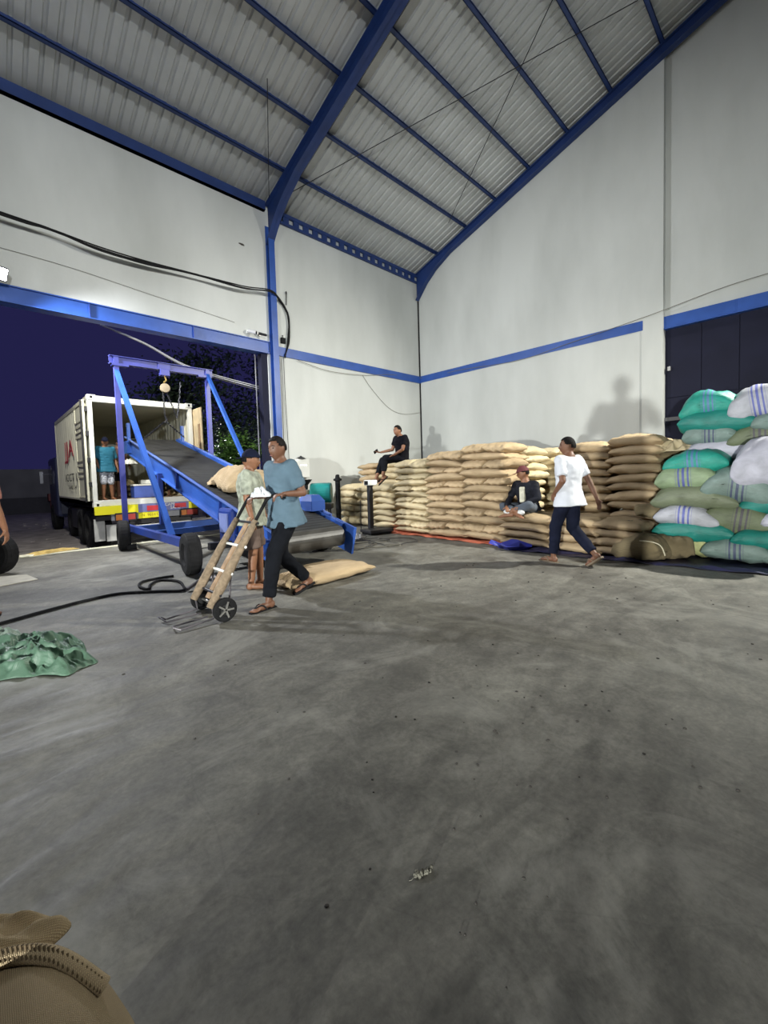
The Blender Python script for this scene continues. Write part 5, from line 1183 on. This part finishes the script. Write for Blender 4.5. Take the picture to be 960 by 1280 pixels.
# cables
wy = Y0-.25
path = [(-2.5, 6.0), (.51, 5.80), (1.15, 5.77), (1.86, 5.70), (2.68, 5.70), (3.63, 5.76), (4.74, 5.80), (5.47, 5.90), (5.83, 5.84), (6.06, 5.48), (6.03, 4.87), (5.90, 4.42)]
for k in range(5):
    rr = random.Random(80+k); pts = [(a+rr.uniform(-.02, .02), (wy if a < 5.6 else Y0-.06)-rr.uniform(0, .02), z+rr.uniform(-.035, .035)) for a, z in path]
    tag(MB().tube(catmull(pts, 8), .014, 6).build('cable', BLACK, smooth=True), 'black cable in the bundle sagging along the side wall', 'cable', 'bundle of black cables on the side wall')
for k, x in enumerate((5.80, 5.88)):
    tag(MB().tube(catmull([(x, Y0-.04, 4.45), (x+.0, Y0-.04, 3.4), (x-.02+.05*k, Y0-.04, 2.0), (x+.05*k, Y0-.04, .8)], 6), .008, 6).build('cable', DARKM), ('thin cable running straight down the wall beside the column, left' if k == 0 else 'thin cable running down the wall, right one of the two'), 'cable')
tag(MB().tube(catmull([(-1, Y0-.02, 5.35), (1.2, Y0-.02, 5.32), (2.8, Y0-.02, 5.18), (4.6, Y0-.02, 5.02)], 6), .004, 5).build('wire', wm2), 'hair thin grey wire along the wall above the lintel', 'wire')
pw = mat('white_wire', (.55, .55, .55), .5)
for k in range(3):
    tag(MB().tube(catmull([(1.95, 10.15, 4.50-.01*k), (2.75, 10.2, 4.30-.02*k), (3.75, 10.25, 3.93-.03*k), (5.36, 10.1, 3.66-.05*k)], 8), .010 if k < 2 else .006, 6).build('cable', pw if k < 2 else wm2), 'pale cable sagging outside from the lintel to the guide pipe', 'cable', 'pale cables outside the gateway')
tag(MB().tube(catmull([(6.3, Y0-.06, 4.40), (7.3, Y0-.06, 4.27), (8.6, Y0-.07, 4.33), (9.8, Y0-.07, 4.52), (X0-.05, Y0-.08, 4.60), (X0-.06, 8, 4.55), (X0-.07, 6, 4.42), (X0-.06, 4.6, 4.55), (X0-.07, 2.9, 4.72), (X0-.08, 2.4, 4.78), (X0+.06, 1.2, 4.98), (X0+.06, -.5, 5.02)], 8), .007, 5).build('wire', wm2), 'long thin grey wire along the blue bands and across the pier', 'wire')
tag(MB().tube(catmull([(8.6, Y0-.02, 4.35), (9.0, Y0-.02, 3.95), (9.7, Y0-.02, 3.45), (10.4, Y0-.02, 3.30), (X0-.04, Y0-.02, 3.42)], 8), .006, 5).build('wire', wm2), 'thin wire looping down the side wall toward the corner', 'wire')
# sacks already loaded in the container
for k in range(9):
    z = fz+.16*(k//4); x = 2.85+.42*(k % 4)+.1*(k//4)
    sack((min(x, 4.1), 14.0, z), (.8, .42, .19), R(90)+RD.uniform(-.1, .1), JUTE3, k, 'jute sack, '+['left', 'second from left', 'third from left', 'right'][k % 4]+' one of the '+['bottom', 'middle', 'top'][k//4]+' layer inside the container', group='jute sacks loaded inside the container')
t = thing('blue_tray', 'blue and white crate standing in the container beneath the belt', 'crate', (3.45, 13.45, fz))
MB().box((-.35, -.2, .0), (.35, .2, .34)).build('box', mat('crate_blue', (.05, .10, .42), .5), t, bevel=.01); MB().box((-.37, -.22, .34), (.37, .22, .38)).build('rim', WHITE, t); 
MB().box((-.15, -.1, .38), (.3, .15, .50)).build('packet', WHITE, t, bevel=.03)
